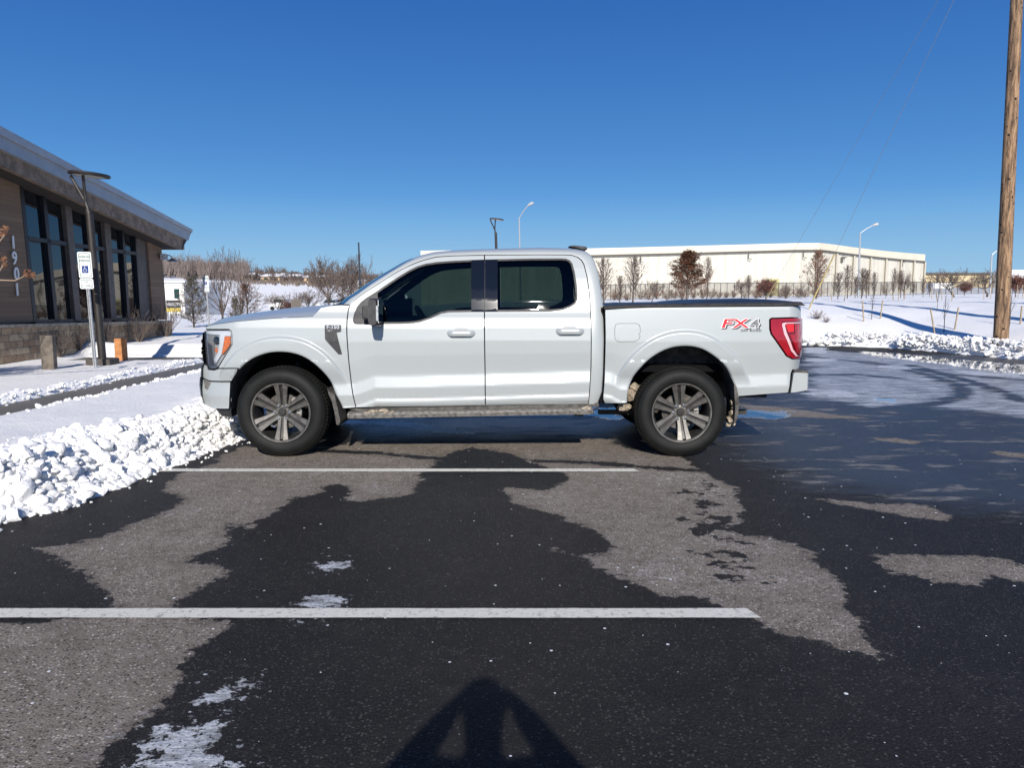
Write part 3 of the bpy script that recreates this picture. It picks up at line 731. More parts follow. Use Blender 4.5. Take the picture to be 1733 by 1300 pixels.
# tailgate and rear bumper
xt = M(1354, 560, DBED, Y0)[0]; mb = MB(); mb.box(xt-.07, xt-.008, Y0+.09, 2*YC-Y0-.09, .80, r1[-1][2]); mb.build('tailgate', PAINT, truck, bevel=.02)
mb = MB(); RB = [yp(u, v, Y0+.04) for u, v in [(1342,631),(1347,629.5),(1366.5,630.8),(1366.8,640),(1366.2,661),(1345,665),(1337,665.5)]]
ys = [0, .015, .06, .12, .3, 1.0]; rows = []
for k, dy in enumerate([.0, .02, .07, .16, .4, 1.0]):
    bow = (0, .01, .03, .05, .07, .08)[k]; ins = (.02, .005, 0, 0, 0, 0)[k]
    cx = sum(p.x for p in RB)/7; cz = sum(p.z for p in RB)/7
    rows.append([(cx+(p.x-cx)*(1-ins*3)+bow*(1 if p.x > cx else 0), Y0+.03+dy*.97, cz+(p.z-cz)*(1-ins*3)) for p in RB])
full = rows + [[(p[0], 2*YC-p[1], p[2]) for p in r] for r in rows[::-1]]
mb.grid(full, closed=True); mb.add(full[0], [tuple(range(7))]); mb.add(full[-1], [tuple(range(6, -1, -1))])
rb = mb.build('rear_bumper', PAINT, truck, smooth=True, angle=30)
mb = MB(); q0 = yp(1347, 628.6, Y0+.05); q1 = yp(1367, 630.5, Y0+.05); mb.box(q0.x-.02, q1.x+.004, Y0+.035, 2*YC-Y0-.035, q1.z-.004, q0.z+.006); mb.build('bumper_step_pad', GRIME, rb, bevel=.006)
mb = MB(); mb.prism(mbed([(1341,627.5),(1345,628),(1342,640),(1337.5,666),(1334.5,666),(1338.2,640)]), Y0+.05, 2*YC-Y0-.05); mb.build('bumper_gap_shade', DARK, rb)  # near-black filler standing in for the shade of the open gap
# --- added black backing behind the skin, puts dark shade into the shut lines
mb = MB(); DBK = lambda x, z: DB(x, z)+.028
inner = mb_([(588,517),(594,518),(598,549),(680,550),(705,548),(748,532),(800,529.5),(952,527),(979,512),(979.5,500),(974,455),(966,437),(957,435),(820,437),(735,441),(690,455),(640,489),(596,520),(597,514),(640,479.5),(690,447),(735,431.5),(820,428),(960,428),(982,434),(991,446),(1004,517),(1018,560),(1014,682),(590,690),(585,640),(582,560)])
low = mb_([(586,520),(598,549),(680,550),(705,548),(748,532),(800,529.5),(952,527),(979,514),(1014,530),(1010,682),(600,690),(593,650),(586,600),(584,560)])
panel(mb, low, lambda x, z: DB(x, z)+.036, Y0, gap=0, grid=.03, thick=.01)
bp = mb_([(797,436),(842,436),(842,530),(797,530)]); panel(mb, bp, lambda x, z: DB(x, z)+.03, Y0, gap=0, thick=.05, grid=.08)
top = mb_([(604,511),(640,487),(690,454),(735,440),(820,436),(957,434.5),(968,440),(979,500),(998,517),(992,446),(980,432),(960,427.5),(820,428),(735,431),(690,446),(640,480)])
panel(mb, top, DBK, Y0, gap=0, grid=.06, thick=.05)
panel(mb, mbed([(1010,526),(1028,526),(1026,680),(1008,680)]), lambda x, z: DBED(x, z)+.075, Y0, gap=0, grid=.03)
mirror_copy(mb.build('shut_line_backing', DARK, truck), truck)
# floor, firewall, underbody
mb = MB(); xa = yp(596, 600, Y0).x; xb = yp(1012, 600, Y0).x
mb.box(xa, xb, Y0+.08, 2*YC-Y0-.08, .50, .58); mb.box(xa-.25, xa+.05, Y0+.35, 2*YC-Y0-.35, .5, 1.18); mb.box(-1.22, -1.18, Y0+.12, 2*YC-Y0-.12, .5, 1.2)
mb.box(xb+.06, xt-.1, Y0+.2, 2*YC-Y0-.2, .78, .84); mb.box(xb+.03, xb+.07, Y0+.08, 2*YC-Y0-.08, .5, 1.38)
mb.box(XFR+.25, xa-.2, Y0+.45, 2*YC-Y0-.45, .55, 1.15)
mb.build('floor_pan', DARK, truck)
xfw = yp(475.5, 697, 7.0).x; xrw = yp(1153.5, 700, 7.0).x; ZW = .417
mb = MB()
for s in (-1, 1):
    mb.box(XFR+.35, xt-.15, YC+s*.46-.05, YC+s*.46+.05, .50, .66)
for x in (xfw+.6, -.2, .6, xrw-.5, xrw+.5, xt-.3): mb.box(x-.05, x+.05, YC-.45, YC+.45, .52, .62)
mb.tube([(xrw, YC-.75, ZW), (xrw, YC+.75, ZW)], .05, 12); mb.lathe([(.0, -.16), (.11, -.13), (.16, 0), (.11, .13), (0, .16)], (xrw, YC+.05, ZW), (1, 0, 0), 16)
mb.tube([(xfw, YC-.7, ZW), (xfw, YC+.7, ZW)], .035, 10); mb.box(xfw-.3, xfw+.3, YC-.4, YC+.4, .40, .58)
mb.tube([(-1.2, YC-.05, .42), (xrw, YC+.05, .42)], .045, 10); mb.box(-.6, .7, YC-.42, YC-.12, .36, .52)
mb.tube([(-1, YC+.3, .40), (.9, YC+.32, .40), (1.1, YC+.35, .40)], .04, 10); mb.tube([(-.1, YC+.3, .40), (.55, YC+.3, .40)], .11, 14)
for s in (-1, 1):
    mb.box(xrw-.72, xrw+.72, YC+s*.55-.03, YC+s*.55+.03, .34, .38); mb.tube([(xrw+.12, YC+s*.62, .40), (xrw+.22, YC+s*.5, .80)], .035, 10)
    mb.tube([(xfw+.02, YC+s*.6, .40), (xfw+.05, YC+s*.5, .85)], .05, 12); mb.tube([(xfw+.0, YC+s*.75, .35), (xfw+.35, YC+s*.45, .45)], .03, 8)
mb.build('chassis', UNDER, truck)
# wheel wells
def well(cx, A, x0, x1):
    mb = MB(); rows = []
    for y in (Y0+.03, Y0+.12, Y0+.40): rows.append([(x, y, z) for x, z in A])
    mb.grid(rows); mirror_copy(mb.build('wheel_arch_liner', GRIME, truck, smooth=True), truck)
well(xfw, [(x, z+.012) for x, z in ARF], 0, 0); well(xrw, [(x, z+.012) for x, z in ARR], 0, 0)
for A_, zc_, y_ in ((ARR, .80, .40), (ARF, .62, .46)):
    mb = MB(); mb.prism([(x, z+.01) for x, z in A_ if z > zc_], Y0+y_, Y0+y_+.04); mirror_copy(mb.build('inner_arch_panel', GRIME, truck), truck)
# rocker and running board
mb = MB(); rk = mb_([(603,689),(1013,682),(1013,688),(905,694),(700,697),(606,697.5),(590,694),(590,690)])
mb.prism(rk, Y0+.06, Y0+.18); mirror_copy(mb.build('rocker_panel', GRIME, truck), truck)
pa = yp(588, 698.5, Y0-.03); pb = yp(1003, 691, Y0-.03); pc = yp(588, 710, Y0-.03); pd = yp(1003, 702.5, Y0-.03)
mb = MB(); N = 40; rows = []; rnd = random.Random(5)
for i in range(N+1):
    t = i/N; x = pa.x+(pb.x-pa.x)*t; zt = pa.z+(pb.z-pa.z)*t; zb = pc.z+(pd.z-pc.z)*t; e = .0 if 0 < i < N else .012
    rows.append([(x, Y0+.14, zt-.004), (x, Y0+.0, zt), (x, Y0-.035+e, zt-.006), (x, Y0-.05+e, (zt+zb)/2+.008), (x, Y0-.04+e, zb+.008), (x, Y0+.02, zb), (x, Y0+.14, zb+.015)])
mb.grid(rows, closed=True); mb.add(rows[0], [tuple(range(7))]); mb.add(rows[-1], [tuple(range(6, -1, -1))])
board = mb.build('running_board', RUNB, truck, smooth=True, angle=30)
mb = MB()
for x in (-1.2, -.25, .62): mb.box(x-.04, x+.04, Y0+.05, Y0+.35, .38, .43)
mb.build('board_bracket', UNDER, board)
def blob(mb, c, r, seed, mi=0, sub=2, flat=1.0):
    rn = random.Random(seed); bm = bmesh.new(); bmesh.ops.create_icosphere(bm, subdivisions=sub, radius=1)
    pl = [(Vector((rn.gauss(0, 1), rn.gauss(0, 1), rn.gauss(0, 1))).normalized(), rn.uniform(.45, .9)) for _ in range(9)]
    vs = []
    for v in bm.verts:
        p = v.co.copy()
        for n_, d in pl:
            q = p.dot(n_)
            if q > d: p -= n_*(q-d)
        vs.append((c[0]+p.x*r[0], c[1]+p.y*r[1], c[2]+p.z*r[2]))
    mb.add(vs, [tuple(v.index for v in f.verts) for f in bm.faces], mi); bm.free()
for k, (u, v, sx) in enumerate([(632,697,.05),(645,695.5,.07),(655,697.5,.05),(640,698.5,.06),(664,698.5,.03),(622,699,.05),(990,690.5,.05),(997,692,.035)]):
    p = yp(u, v, Y0-.0)
    if k in (0, 6): mb = MB()
    blob(mb, p, (sx, .05, .022), k+3)
    if k in (5, 7): mb.build('slush_on_board', MUD, board, smooth=True)
mirror_copy(board, truck)
# mud flaps
def flap(px, name, mat):
    mb = MB(); mb.prism(mpx(px), Y0+.0, Y0+.30); n0 = len(mb.v); o = mb.build(name, mat, truck, bevel=.004); mirror_copy(o, truck); return o
f1 = flap([(553.5,657),(558,664),(566,669),(571,690),(576,714),(573,720),(569,719),(566,700),(562,681),(556,668)], 'mud_flap', GRIME)
f2 = flap([(1242,648),(1247,656),(1251.5,680),(1249,706),(1245,717),(1242.5,715),(1244.5,690),(1243,668)], 'mud_flap', GRIME)
mb = MB()
for k, (u, v, r) in enumerate([(1235,712,.055),(1238,700,.04),(1241,690,.035),(1238,682,.03),(1232,718,.035),(1240,716,.035)]): blob(mb, yp(u, v, Y0+.1), (r*.8, r*1.3, r), 40+k)
mb.build('frozen_slush_lump', MUD, f2, smooth=True)
mb = MB()
for k, (u, v, r) in enumerate([(1068,668,.07),(1060,690,.05),(1075,655,.05),(1050,690,.05)]): blob(mb, yp(u, v, Y0+.32), (r*1.2, r*1.3, r), 60+k)
mb.box(yp(1051,690,Y0).x, yp(1058,690,Y0).x, Y0+.12, Y0+.2, yp(1050,698,Y0).z, .52)
mb.build('slush_in_arch', MUD, truck, smooth=True)
# roof marker / antenna
mb = MB(); q = [yp(u, v, YC-.35) for u, v in [(961,417.5),(970,416),(991,418.3),(993,423.5),(985,424),(975,421)]]
mb.prism([(p.x, p.z) for p in q], YC-.45, YC-.22); mb.build('roof_lamp_housing', BLACKP, truck, bevel=.01)
# --- interior
mb = MB(); mb.box(-1.22, -.95, Y0+.2, 2*YC-Y0-.2, .95, 1.27); dash = mb.build('dashboard', SEATM, truck, bevel=.04)
def seat(x, y, w_, tall=True):
    mb = MB(); mb.box(x-.25, x+.27, y-w_/2, y+w_/2, .75, .95); mb.box(x+.18, x+.34, y-w_/2, y+w_/2, .85, 1.45, rot=Matrix.Rotation(R(10), 3, 'Y'))
    o = mb.build('seat', SEATM, truck, bevel=.05)
    mb = MB()
    for yy in ([y] if w_ < .8 else [y-.4, y+.4]): mb.box(x+.27, x+.37, yy-.13, yy+.13, 1.47, 1.66); mb.tube([(x+.31, yy-.05, 1.4), (x+.32, yy-.05, 1.5)], .008)
    mb.build('headrest', SEATM, o, bevel=.04)
seat(-.52, Y0+.52, .52); seat(-.52, 2*YC-Y0-.52, .52); seat(.42, YC, 1.45)
mb = MB(); c = Vector((-.84, Y0+.52, 1.22)); pts = []
ax = Matrix.Rotation(R(-28), 3, 'Y')
pts = [c + ax @ Vector((0, .185*math.cos(q), .185*math.sin(q))) for q in [2*math.pi*i/24 for i in range(25)]]
mb.tube(pts, .016, 8); mb.tube([c+ax@Vector((0, -.17, 0)), c+ax@Vector((0, .17, 0))], .02, 6); mb.tube([c, c+ax@Vector((-.25, 0, -.02))], .03, 8); mb.build('steering_wheel', SEATM, truck, smooth=True)
# --- wheels
def lathe_ring(mb, cx, cy, cz, prof, n=72, mi=0, close=False): mb.lathe(prof, (cx, cy, cz), (0, 1, 0), n, mi, close)
def make_wheel(x, spin, yo=6.985):
    RT = .418; c = Vector((x, yo, ZW)); mb = MB()
    # barrel
    mb.lathe([(.260, .006), (.266, .001), (.276, .0), (.279, .008)], c, (0, 1, 0), 72, 1)
    mb.lathe([(.260, .006), (.252, .020), (.245, .05), (.235, .10), (.232, .24)], c, (0, 1, 0), 72)
    mb.lathe([(0, .075), (.055, .07), (.085, .065), (.09, .10), (0, .12)], c, (0, 1, 0), 36)
    a = Vector((1, 0, 0)); b = Vector((0, 0, 1))
    def P(r, t, y, ang): ra = a*math.cos(ang)+b*math.sin(ang); ta = -a*math.sin(ang)+b*math.cos(ang); return c + ra*r + ta*t + Vector((0, y, 0))
    for k in range(6):
        ang = R(spin+60*k)
        for s in (-1, 1):
            # one blade of the double spoke, widening towards the rim
            o_, i_ = [(.046, .009, .043, .058), (.12, .010, .044, .044), (.20, .012, .056, .026), (.266, .014, .070, .007)], None
            rows = []
            for r, t0, t1, y in o_:
                rows.append([P(r, s*t0, y+.028, ang), P(r, s*(t0+.001), y+.004, ang), P(r, s*(t0+.004), y, ang), P(r, s*(t1-.004), y+.001, ang), P(r, s*t1, y+.008, ang), P(r, s*t1*.95, y+.038, ang)])
            mb.grid(rows, 1, closed=True)
        rows = [[P(r, -t, y, ang), P(r, t, y, ang)] for r, t, y in ((.05, .016, .075), (.15, .020, .064), (.25, .026, .034))]
        mb.grid(rows, 0)
    mb.lathe([(.030, .062), (.05, .060), (.062, .064), (.066, .075)], c, (0, 1, 0), 36, 1)
    wh = mb.build('wheel', [RIMM, RIMF], truck, smooth=True, angle=28)
    mb = MB()
    mb.lathe([(.268, .012), (.276, .0), (.300, -.012), (.335, -.018), (.365, -.013), (.388, .002), (.402, .020), (.411, .034), (.417, .055), (RT, .10), (RT, .19), (.417, .225), (.408, .25), (.37, .285), (.30, .29), (.25, .27)], c, (0, 1, 0), 96)
    n = 76
    for k in range(n):
        for rowi, (y0, y1, r0, r1) in enumerate(((.012, .052, .399, .4185), (.060, .105, .412, .4235), (.115, .160, .412, .4235), (.170, .222, .412, .422))):
            q = 2*math.pi*(k+(.5 if rowi % 2 else 0))/n; dq = 2*math.pi/n*(.30 if rowi else (.34 if k % 2 else .26)); vs = []
            sk = (.35, -.2, .25, -.35)[rowi]*2*math.pi/n
            for yy, rr, ss in ((y0, r1-(.020 if rowi == 0 else 0), -sk), (y1, r1, sk)):
                for qq in (q-dq+ss, q+dq+ss):
                    for r in (r0-(.02 if rowi == 0 and yy == y0 else 0), rr): vs.append(c + (a*math.cos(qq)+b*math.sin(qq))*r + Vector((0, yy, 0)))
            mb.add(vs, [(0,1,3,2),(4,6,7,5),(0,4,5,1),(2,3,7,6),(1,5,7,3),(0,2,6,4)])
    ty = mb.build('tyre', RUBBER, wh, smooth=True, angle=30)
    for k in range(6):
        q = R(spin+30+60*k); p = c+(a*math.cos(q)+b*math.sin(q))*.068
        mb = MB(); mb.lathe([(0, -.022), (.009, -.020), (.0125, -.010), (.013, .012)], p+Vector((0, .062, 0)), (0, 1, 0), 12); mb.build('lug_nut', CHROME, wh, smooth=True, angle=50)
    mb = MB(); mb.lathe([(0, .044), (.030, .045), (.036, .050), (.038, .065)], c, (0, 1, 0), 32); 
    cap = mb.build('centre_cap', RIMM, wh, smooth=True, angle=30)
    mb = MB(); mb.lathe([(.0, .088), (.165, .088), (.168, .095), (.168, .112), (.0, .112)], c+Vector((0, .02, 0)), (0, 1, 0), 48); mb.build('brake_disc', DISC, wh, smooth=True, angle=30)
    mb = MB(); q = R(spin*0+35 if x < 0 else 150); p = c+(a*math.cos(R(8))+b*math.sin(R(8)))*.15+Vector((0, .10, 0))
    for k in range(7):
        qq = R(-28+12*k+(0 if x < 0 else 0)); p = c+(a*math.cos(qq)+b*math.sin(qq))*.150
        mb.box(p.x-.024, p.x+.024, p.y+.078, p.y+.15, p.z-.026, p.z+.026, rot=Matrix.Rotation(-qq, 3, 'Y'))
    mb.build('brake_caliper', STEEL, wh, bevel=.006)
    return wh
w1 = make_wheel(xfw, 89); w2 = make_wheel(xrw, 97)
for w_ in (w1, w2): mirror_copy(w_, truck)

# ------------------------------------------------------------------ ground
rng = np.random.default_rng(3)
def np_sdist(poly, X, Y, closed=True):
    poly = np.array(poly); n = len(poly); best = np.full(X.shape, 1e9); ins = np.zeros(X.shape, bool)
    for i in range(n if closed else n-1):
        a = poly[i]; b = poly[(i+1) % n]; d = b-a; L = (d**2).sum()+1e-12
        t = np.clip(((X-a[0])*d[0]+(Y-a[1])*d[1])/L, 0, 1)
        best = np.minimum(best, (X-a[0]-d[0]*t)**2+(Y-a[1]-d[1]*t)**2)
        if closed:
            c = ((a[1] > Y) != (b[1] > Y)) & (X < (b[0]-a[0])*(Y-a[1])/((b[1]-a[1]) if abs(b[1]-a[1]) > 1e-9 else 1e-9)+a[0]); ins ^= c
    d = np.sqrt(best); return np.where(ins, d, -d) if closed else d
def vnoise(X, Y, scale, seed, octs=4, rough=.5):
    r = np.random.default_rng(seed); T = r.random((256, 256)); out = np.zeros(X.shape); amp = 1; tot = 0; s = scale
    for _ in range(octs):
        x = X*s+17.3*_; y = Y*s+5.1*_; xi = np.floor(x).astype(int); yi = np.floor(y).astype(int); fx = x-xi; fy = y-yi
        fx = fx*fx*(3-2*fx); fy = fy*fy*(3-2*fy)
        g = lambda i, j: T[(xi+i) % 256, (yi+j) % 256]
        out += amp*((g(0,0)*(1-fx)+g(1,0)*fx)*(1-fy)+(g(0,1)*(1-fx)+g(1,1)*fx)*fy); tot += amp; amp *= rough; s *= 2.03
    return out/tot-.5
def sst(x, a, b):
    t = np.clip((x-a)/(b-a), 0, 1); return t*t*(3-2*t)
def grid_mesh(name, xs, ys, Z, mat, attrs=None, mask=None):
    X, Y = np.meshgrid(xs, ys); nx, ny = len(xs), len(ys)
    co = np.stack([X, Y, Z], -1).reshape(-1, 3)
    i = np.arange((nx-1)*(ny-1)); r = i//(nx-1); c = i % (nx-1); a = r*nx+c
    q = np.stack([a, a+1, a+nx+1, a+nx], -1)
    if mask is not None: q = q[mask.reshape(-1)[a]]
    me = bpy.data.meshes.new(name); me.vertices.add(len(co)); me.vertices.foreach_set('co', co.astype('f').ravel())
    me.loops.add(q.size); me.loops.foreach_set('vertex_index', q.astype('i').ravel()); me.polygons.add(len(q))
    me.polygons.foreach_set('loop_start', np.arange(0, q.size, 4, dtype='i')); me.polygons.foreach_set('loop_total', np.full(len(q), 4, 'i'))
    me.polygons.foreach_set('use_smooth', np.ones(len(q), bool)); me.update(calc_edges=True); me.materials.append(mat)
    for k, v in (attrs or {}).items():
        at = me.attributes.new(k, 'FLOAT', 'POINT'); at.data.foreach_set('value', v.astype('f').ravel())
    o = bpy.data.objects.new(name, me); COL.objects.link(o); return o
g2 = lambda L, z=0: [tuple(gp(u, v, z)[:2]) for u, v in L]
# edge of the lot: bank front on the left, far kerb, right kerb
LB = [(-3.5, -8), (-3.55, 2), (-3.5, 4.0)] + g2([(0,880),(90,864),(150,842),(205,818),(270,794),(330,770),(400,748)]) + [(-2.72, 8.6), (-2.95, 10), (-3.1, 14), (-3.1, 25.2)]
RB_ = [(8.85,23.6),(9.9,23.2),(10.9,22.3),(11.5,20.3),(11.9,17.8),(12.1,14),(12.2,-8)]
LOT = LB + [(2, 25.4), (6, 25.0)] + RB_
DRY = [
 [(792,761),(763,768),(738,783),(714,802.6),(704,834.5),(611,850.7),(591,846.7),(586,823),(570,820),(547,824),(546,833),(483,849),(473.6,866),(416.7,893),(388,888),(386.5,922),(351,935),(326,952.8),(381.5,961),(391.6,975),(351,993),(301,1015.5),(276,1029),(406.6,1050.7),(401.6,1063),(351.4,1091),(311,1126),(306,1153.6),(231,1221),(190.8,1266.5),(150,1320),(0,1420),(-300,1400),(-300,1060),(0,1052),(35,1050),(60,1053),(100,1051),(150,1046),(180.7,1032),(178,1005.5),(155.6,975),(100,955),(57.7,928),(135.5,917.7),(196,900),(226,883),(275,872.7),(285.7,859.7),(304,839),(275,828.6),(300,803),(363.6,787),(376.6,770),(415.6,754),(480,752),(560,756),(600,748),(700,745),(792,745)],
 [(792,745),(1010,742),(1040,745),(1034,752),(1084,763),(1156,772),(1190,797),(1225,815),(1240,828),(1262,860),(1254,890),(1222,893),(1248.5,905),(1318.9,914.9),(1368,934.8),(1408,969.6),(1437.7,1009.5),(1452.7,1044),(1467.6,1084),(1499,1121.5),(1432.7,1104),(1378,1083),(1318,1071.7),(1293,1055),(1238.5,1030),(1178.8,1012),(1109,1004.5),(1069,984.6),(1014,964.7),(984,946),(934.7,930),(985,938),(1030,935),(1034,920),(998,898),(934.6,871),(866,849),(847,829),(860,826),(915,829.6),(954,820),(960,811),(954,804),(910,785),(866,769),(807,759.5),(792,754)],
 [(1378.5,844),(1423,847.6),(1478,851.8),(1562.5,854),(1583.6,863),(1613,877),(1588,883.5),(1499,871),(1435.6,856)],
 [(1487.6,937),(1567,942),(1637,940),(1733,955),(1800,960),(1800,1000),(1733,989.6),(1677,972),(1647,989.6),(1587,987),(1557,972),(1517,970),(1485,955)],
 [(1478,741),(1520,742),(1575,749),(1545,752),(1490,746)], [(1660,760),(1733,768),(1733,776),(1690,770)],
 [(1250,684),(1330,690),(1400,700),(1480,709),(1400,708),(1330,706),(1262,694)],
]
ICE = [[(1365,590),(1500,600),(1733,630),(1800,640),(1800,716),(1733,705),(1600,692),(1470,690),(1430,683),(1365,676)]]
PUD = [[(1450,594),(1520,598),(1600,606),(1733,617),(1800,622),(1800,642),(1700,632),(1620,620),(1540,610),(1470,602)], [(1240,692),(1345,697),(1330,708),(1240,708)],[(1475,672),(1520,674),(1510,680),(1470,678)],
       [(1000,690),(1062,690),(1062,700),(1040,712),(1000,706)]]
CRU = [[(330,1162),(372,1150),(420,1155),(436,1165),(400,1180),(358,1195),(340,1180)], [(225,1290),(270,1255),(300,1232),(370,1228),(376,1250),(345,1275),(395,1300),(390,1330),(220,1330)],[(383,1210),(395,1203),(404,1213),(390,1220)],
       [(520,1031),(560,1014),(580,1020),(590,1034),(600,1046),(520,1049)],[(553,951),(585,953),(592,958),(560,957)],[(1360,588),(1400,588),(1400,598),(1360,598)],[(1362,606),(1420,607),(1410,612),(1362,612)],
       [(1366,658),(1420,660),(1463,666),(1450,674),(1400,672),(1366,668)],[(1490,618),(1560,622),(1540,626),(1480,622)],[(1600,625),(1733,634),(1733,640),(1640,634)], [(586,712),(700,714),(806,733),(740,733),(640,722),(586,720)]]
TRK = [[(1470,612),(1560,632),(1620,650),(1632,668),(1600,680),(1500,693),(1440,700)],[(1540,618),(1640,645),(1700,665),(1733,680)],[(1366,636),(1450,634),(1520,640)],[(1366,603),(1450,612),(1600,633),(1733,644)]]
xs = np.concatenate([np.arange(-3.9, 13.2, .05), [13.5, 14]]); ys = np.concatenate([np.arange(-9, 1.5, .5), np.arange(1.5, 26.6, .05)])
X, Y = np.meshgrid(xs, ys)
def union(L, smooth_z=0):
    r = np.full(X.shape, -9.0)
    for p in L: r = np.maximum(r, np_sdist(g2(p), X, Y))
    return r
dry = np.clip(union(DRY)+.0, -.6, .6); ice = np.clip(union(ICE), -1.5, .35); pud = np.clip(union(PUD), -.8, .5); cru = np.clip(union(CRU), -.5, .22)
trk = np.full(X.shape, 9.0)
for t in TRK: trk = np.minimum(trk, np_sdist(g2(t), X, Y, closed=False))
far_near = sst(Y, 9.5, 12.5)*sst(X, 2.2, 3.6)
ice = ice*1.0 - .55*np.exp(-(trk/.16)**2); ice = np.where(ice < -1.2, -1.5, ice)
seam = np.minimum(np_sdist(g2([(360,750),(540,763),(640,768),(741,776),(860,780),(1000,783),(1100,792),(1256,801)]), X, Y, closed=False), 9)
dry = np.minimum(dry, (seam-.055)*1.2)
blot = np.clip(np_sdist(g2([(1130,800),(1230,820),(1280,880),(1330,930),(1310,1010),(1210,1000),(1130,960),(1120,880)]), X, Y)*1.6, -.6, .42)-.12
film = np.clip(np.maximum(np_sdist(g2([(1240,700),(1365,600),(1733,600),(1850,640),(1850,880),(1560,850),(1380,820),(1250,770)]), X, Y), np_sdist(g2([(560,690),(1080,688),(1080,725),(1000,738),(600,736)]), X, Y)), -.8, .5)
lot = grid_mesh('parking_lot', xs, ys, np.zeros(X.shape), ASPH, {'dry': dry, 'ice': ice, 'pud': pud, 'crust': cru, 'blot': blot, 'film': film}); tag(lot, kind='structure')
def stripe(name, a, b, wd, z=.004):
    mb = MB(); a = Vector(a); b = Vector(b); n = 60; rows = []; rn = random.Random(hash(name) % 99)
    d = (b-a).normalized(); s = Vector((-d.y, d.x, 0)); 
    for i in range(n+1):
        p = a+(b-a)*i/n; rows.append([p+s*(wd/2+rn.uniform(-.002, .002)), p-s*(wd/2+rn.uniform(-.002, .002))])
    for r in rows:
        for p in r: p.z = z
    rows[-1][0] -= d*.035*(1 if wd > 0 else 0)
    mb.grid(rows); return tag(mb.build(name, LINE, None, fixn=False), kind='structure')
n0_ = gp(0, 1039); n1_ = gp(1282, 1039); f0 = gp(262, 796.5); f1 = gp(1081, 796.5)
stripe('parking_line', (-4, n0_.y, 0), (n1_.x, n1_.y, 0), .108); stripe('parking_line', (f0.x, f0.y, 0), (f1.x, f1.y, 0), .108)
stripe('parking_line', (f0.x, f0.y+3.0, 0), (f1.x, f1.y+3.0, 0), .108)

# ------------------------------------------------------------------ snow fields and far terrain
CU = np.array([-1500,-300,0,290,420,600,800,1000,1200,1370,1480,1733,2100,3500]); CS = (CU-866.5)/1300
CYs = np.array([18,30,45,80,140,200,260,330,600,2500])
CZ = np.array([
 [.2,.2,.2,.1,.0,.0,.0,.0,.2,.9,1.0,1.0,1.0,1.0],
 [.3,.3,.2,.1,.0,.0,.0,.1,.6,1.20,1.25,1.28,1.3,1.3],
 [.5,.4,.3,.1,.1,.2,.3,.7,1.1,1.33,1.38,1.40,1.5,1.6],
 [1,.8,.6,.2,-.4,-.2,.6,1.0,1.3,1.35,1.4,1.5,1.6,2],
 [4,3,2,1.2,-.8,-.6,.9,1.3,1.6,1.8,2.0,2.4,3,4],
 [9,8,7,6.2,5.2,3.6,2.6,2.4,2.8,3,3.2,3.8,4.5,6],
 [14,13,12,9.5,8.6,7.0,5,4,4,4,4.5,5,6,8],
 [18,17,15,12.5,10.8,9.2,7,5,5,5,5.5,6.5,8,10],
 [22,20,18,16,15,14,12,9,8,8,9,11,14,16],
 [22,20,18,16,15,14,12,9,8,8,9,11,14,16]])
def terrain(Xa, Ya):
    Xa = np.asarray(Xa, float); Ya = np.asarray(Ya, float)
    Yc = np.maximum(Ya, 10); s = np.clip(Xa/Yc, CS[0], CS[-1]); yy = np.clip(Yc, CYs[0], CYs[-1])
    j = np.clip(np.searchsorted(CYs, yy)-1, 0, len(CYs)-2); t = (yy-CYs[j])/(CYs[j+1]-CYs[j]); 
    def col(jj):
        out = np.zeros(s.shape)
        for r in range(len(CYs)):
            m = jj == r
            if m.any(): out[m] = np.interp(s[m], CS, CZ[r])
        return out
    far = col(j)*(1-t)+col(j+1)*t
    d = -np_sdist(LOT, Xa, Ya)
    berm = (.12+1.22*(1-np.exp(-np.maximum(d-.2, 0)/2.6)))*sst(Xa, 2, 9)+.06*(1-sst(Xa, 2, 9))
    w = sst(Ya, 26, 40); z = berm*(1-w)+far*w
    z = z + .10*vnoise(Xa, Ya, .18, 5, 3)*sst(Ya, 20, 30) + .09*vnoise(Xa, Ya, .7, 6, 4)*sst(d, 0, 1.5)
    z = z + 2.0*vnoise(Xa, Ya, .02, 8, 3)*sst(Ya, 150, 300)
    return np.where(d < .15, -.12, z)
def tz(x, y): return float(terrain(np.array([x]), np.array([y]))[0])
def axis_(l): return np.unique(np.concatenate(l))
xs2 = axis_([np.linspace(-3000, -400, 14), np.linspace(-400, -60, 40), np.linspace(-60, -14, 50), np.arange(-14, 30, .22), np.linspace(30, 130, 90), np.linspace(130, 420, 50), np.linspace(420, 3000, 14)])
ys2 = axis_([np.linspace(-600, -20, 10), np.linspace(-20, 10, 40), np.arange(10, 50, .25), np.linspace(50, 160, 100), np.linspace(160, 420, 90), np.linspace(420, 3000, 20)])
X2, Y2 = np.meshgrid(xs2, ys2); Z2 = terrain(X2, Y2)
Z2 = np.where((X2 < -2.6) & (X2 > -15) & (Y2 < 27.5) & (Y2 > 1.5), -.02, Z2)
mask = ~((X2 > -3.0) & (X2 < 11.2) & (Y2 < 20) & (Y2 > -7.5))
ter = grid_mesh('snow_ground', xs2, ys2, Z2, SNOW, mask=mask); tag(ter, kind='structure')
def road_material():
    m, nt, b = new_mat('wet_concrete'); P = geo_pos(nt); n = noise(nt, P, 2.5, 6, .6); g = noise(nt, P, 90, 3)
    nt.links.new(mixc(nt, n, (.085, .08, .07), (.19, .178, .155)), b.inputs['Base Color'])
    nt.links.new(mixf(nt, n, .35, .75), b.inputs['Roughness']); bump(nt, g, .4, .004, b); return m
CONC = road_material()
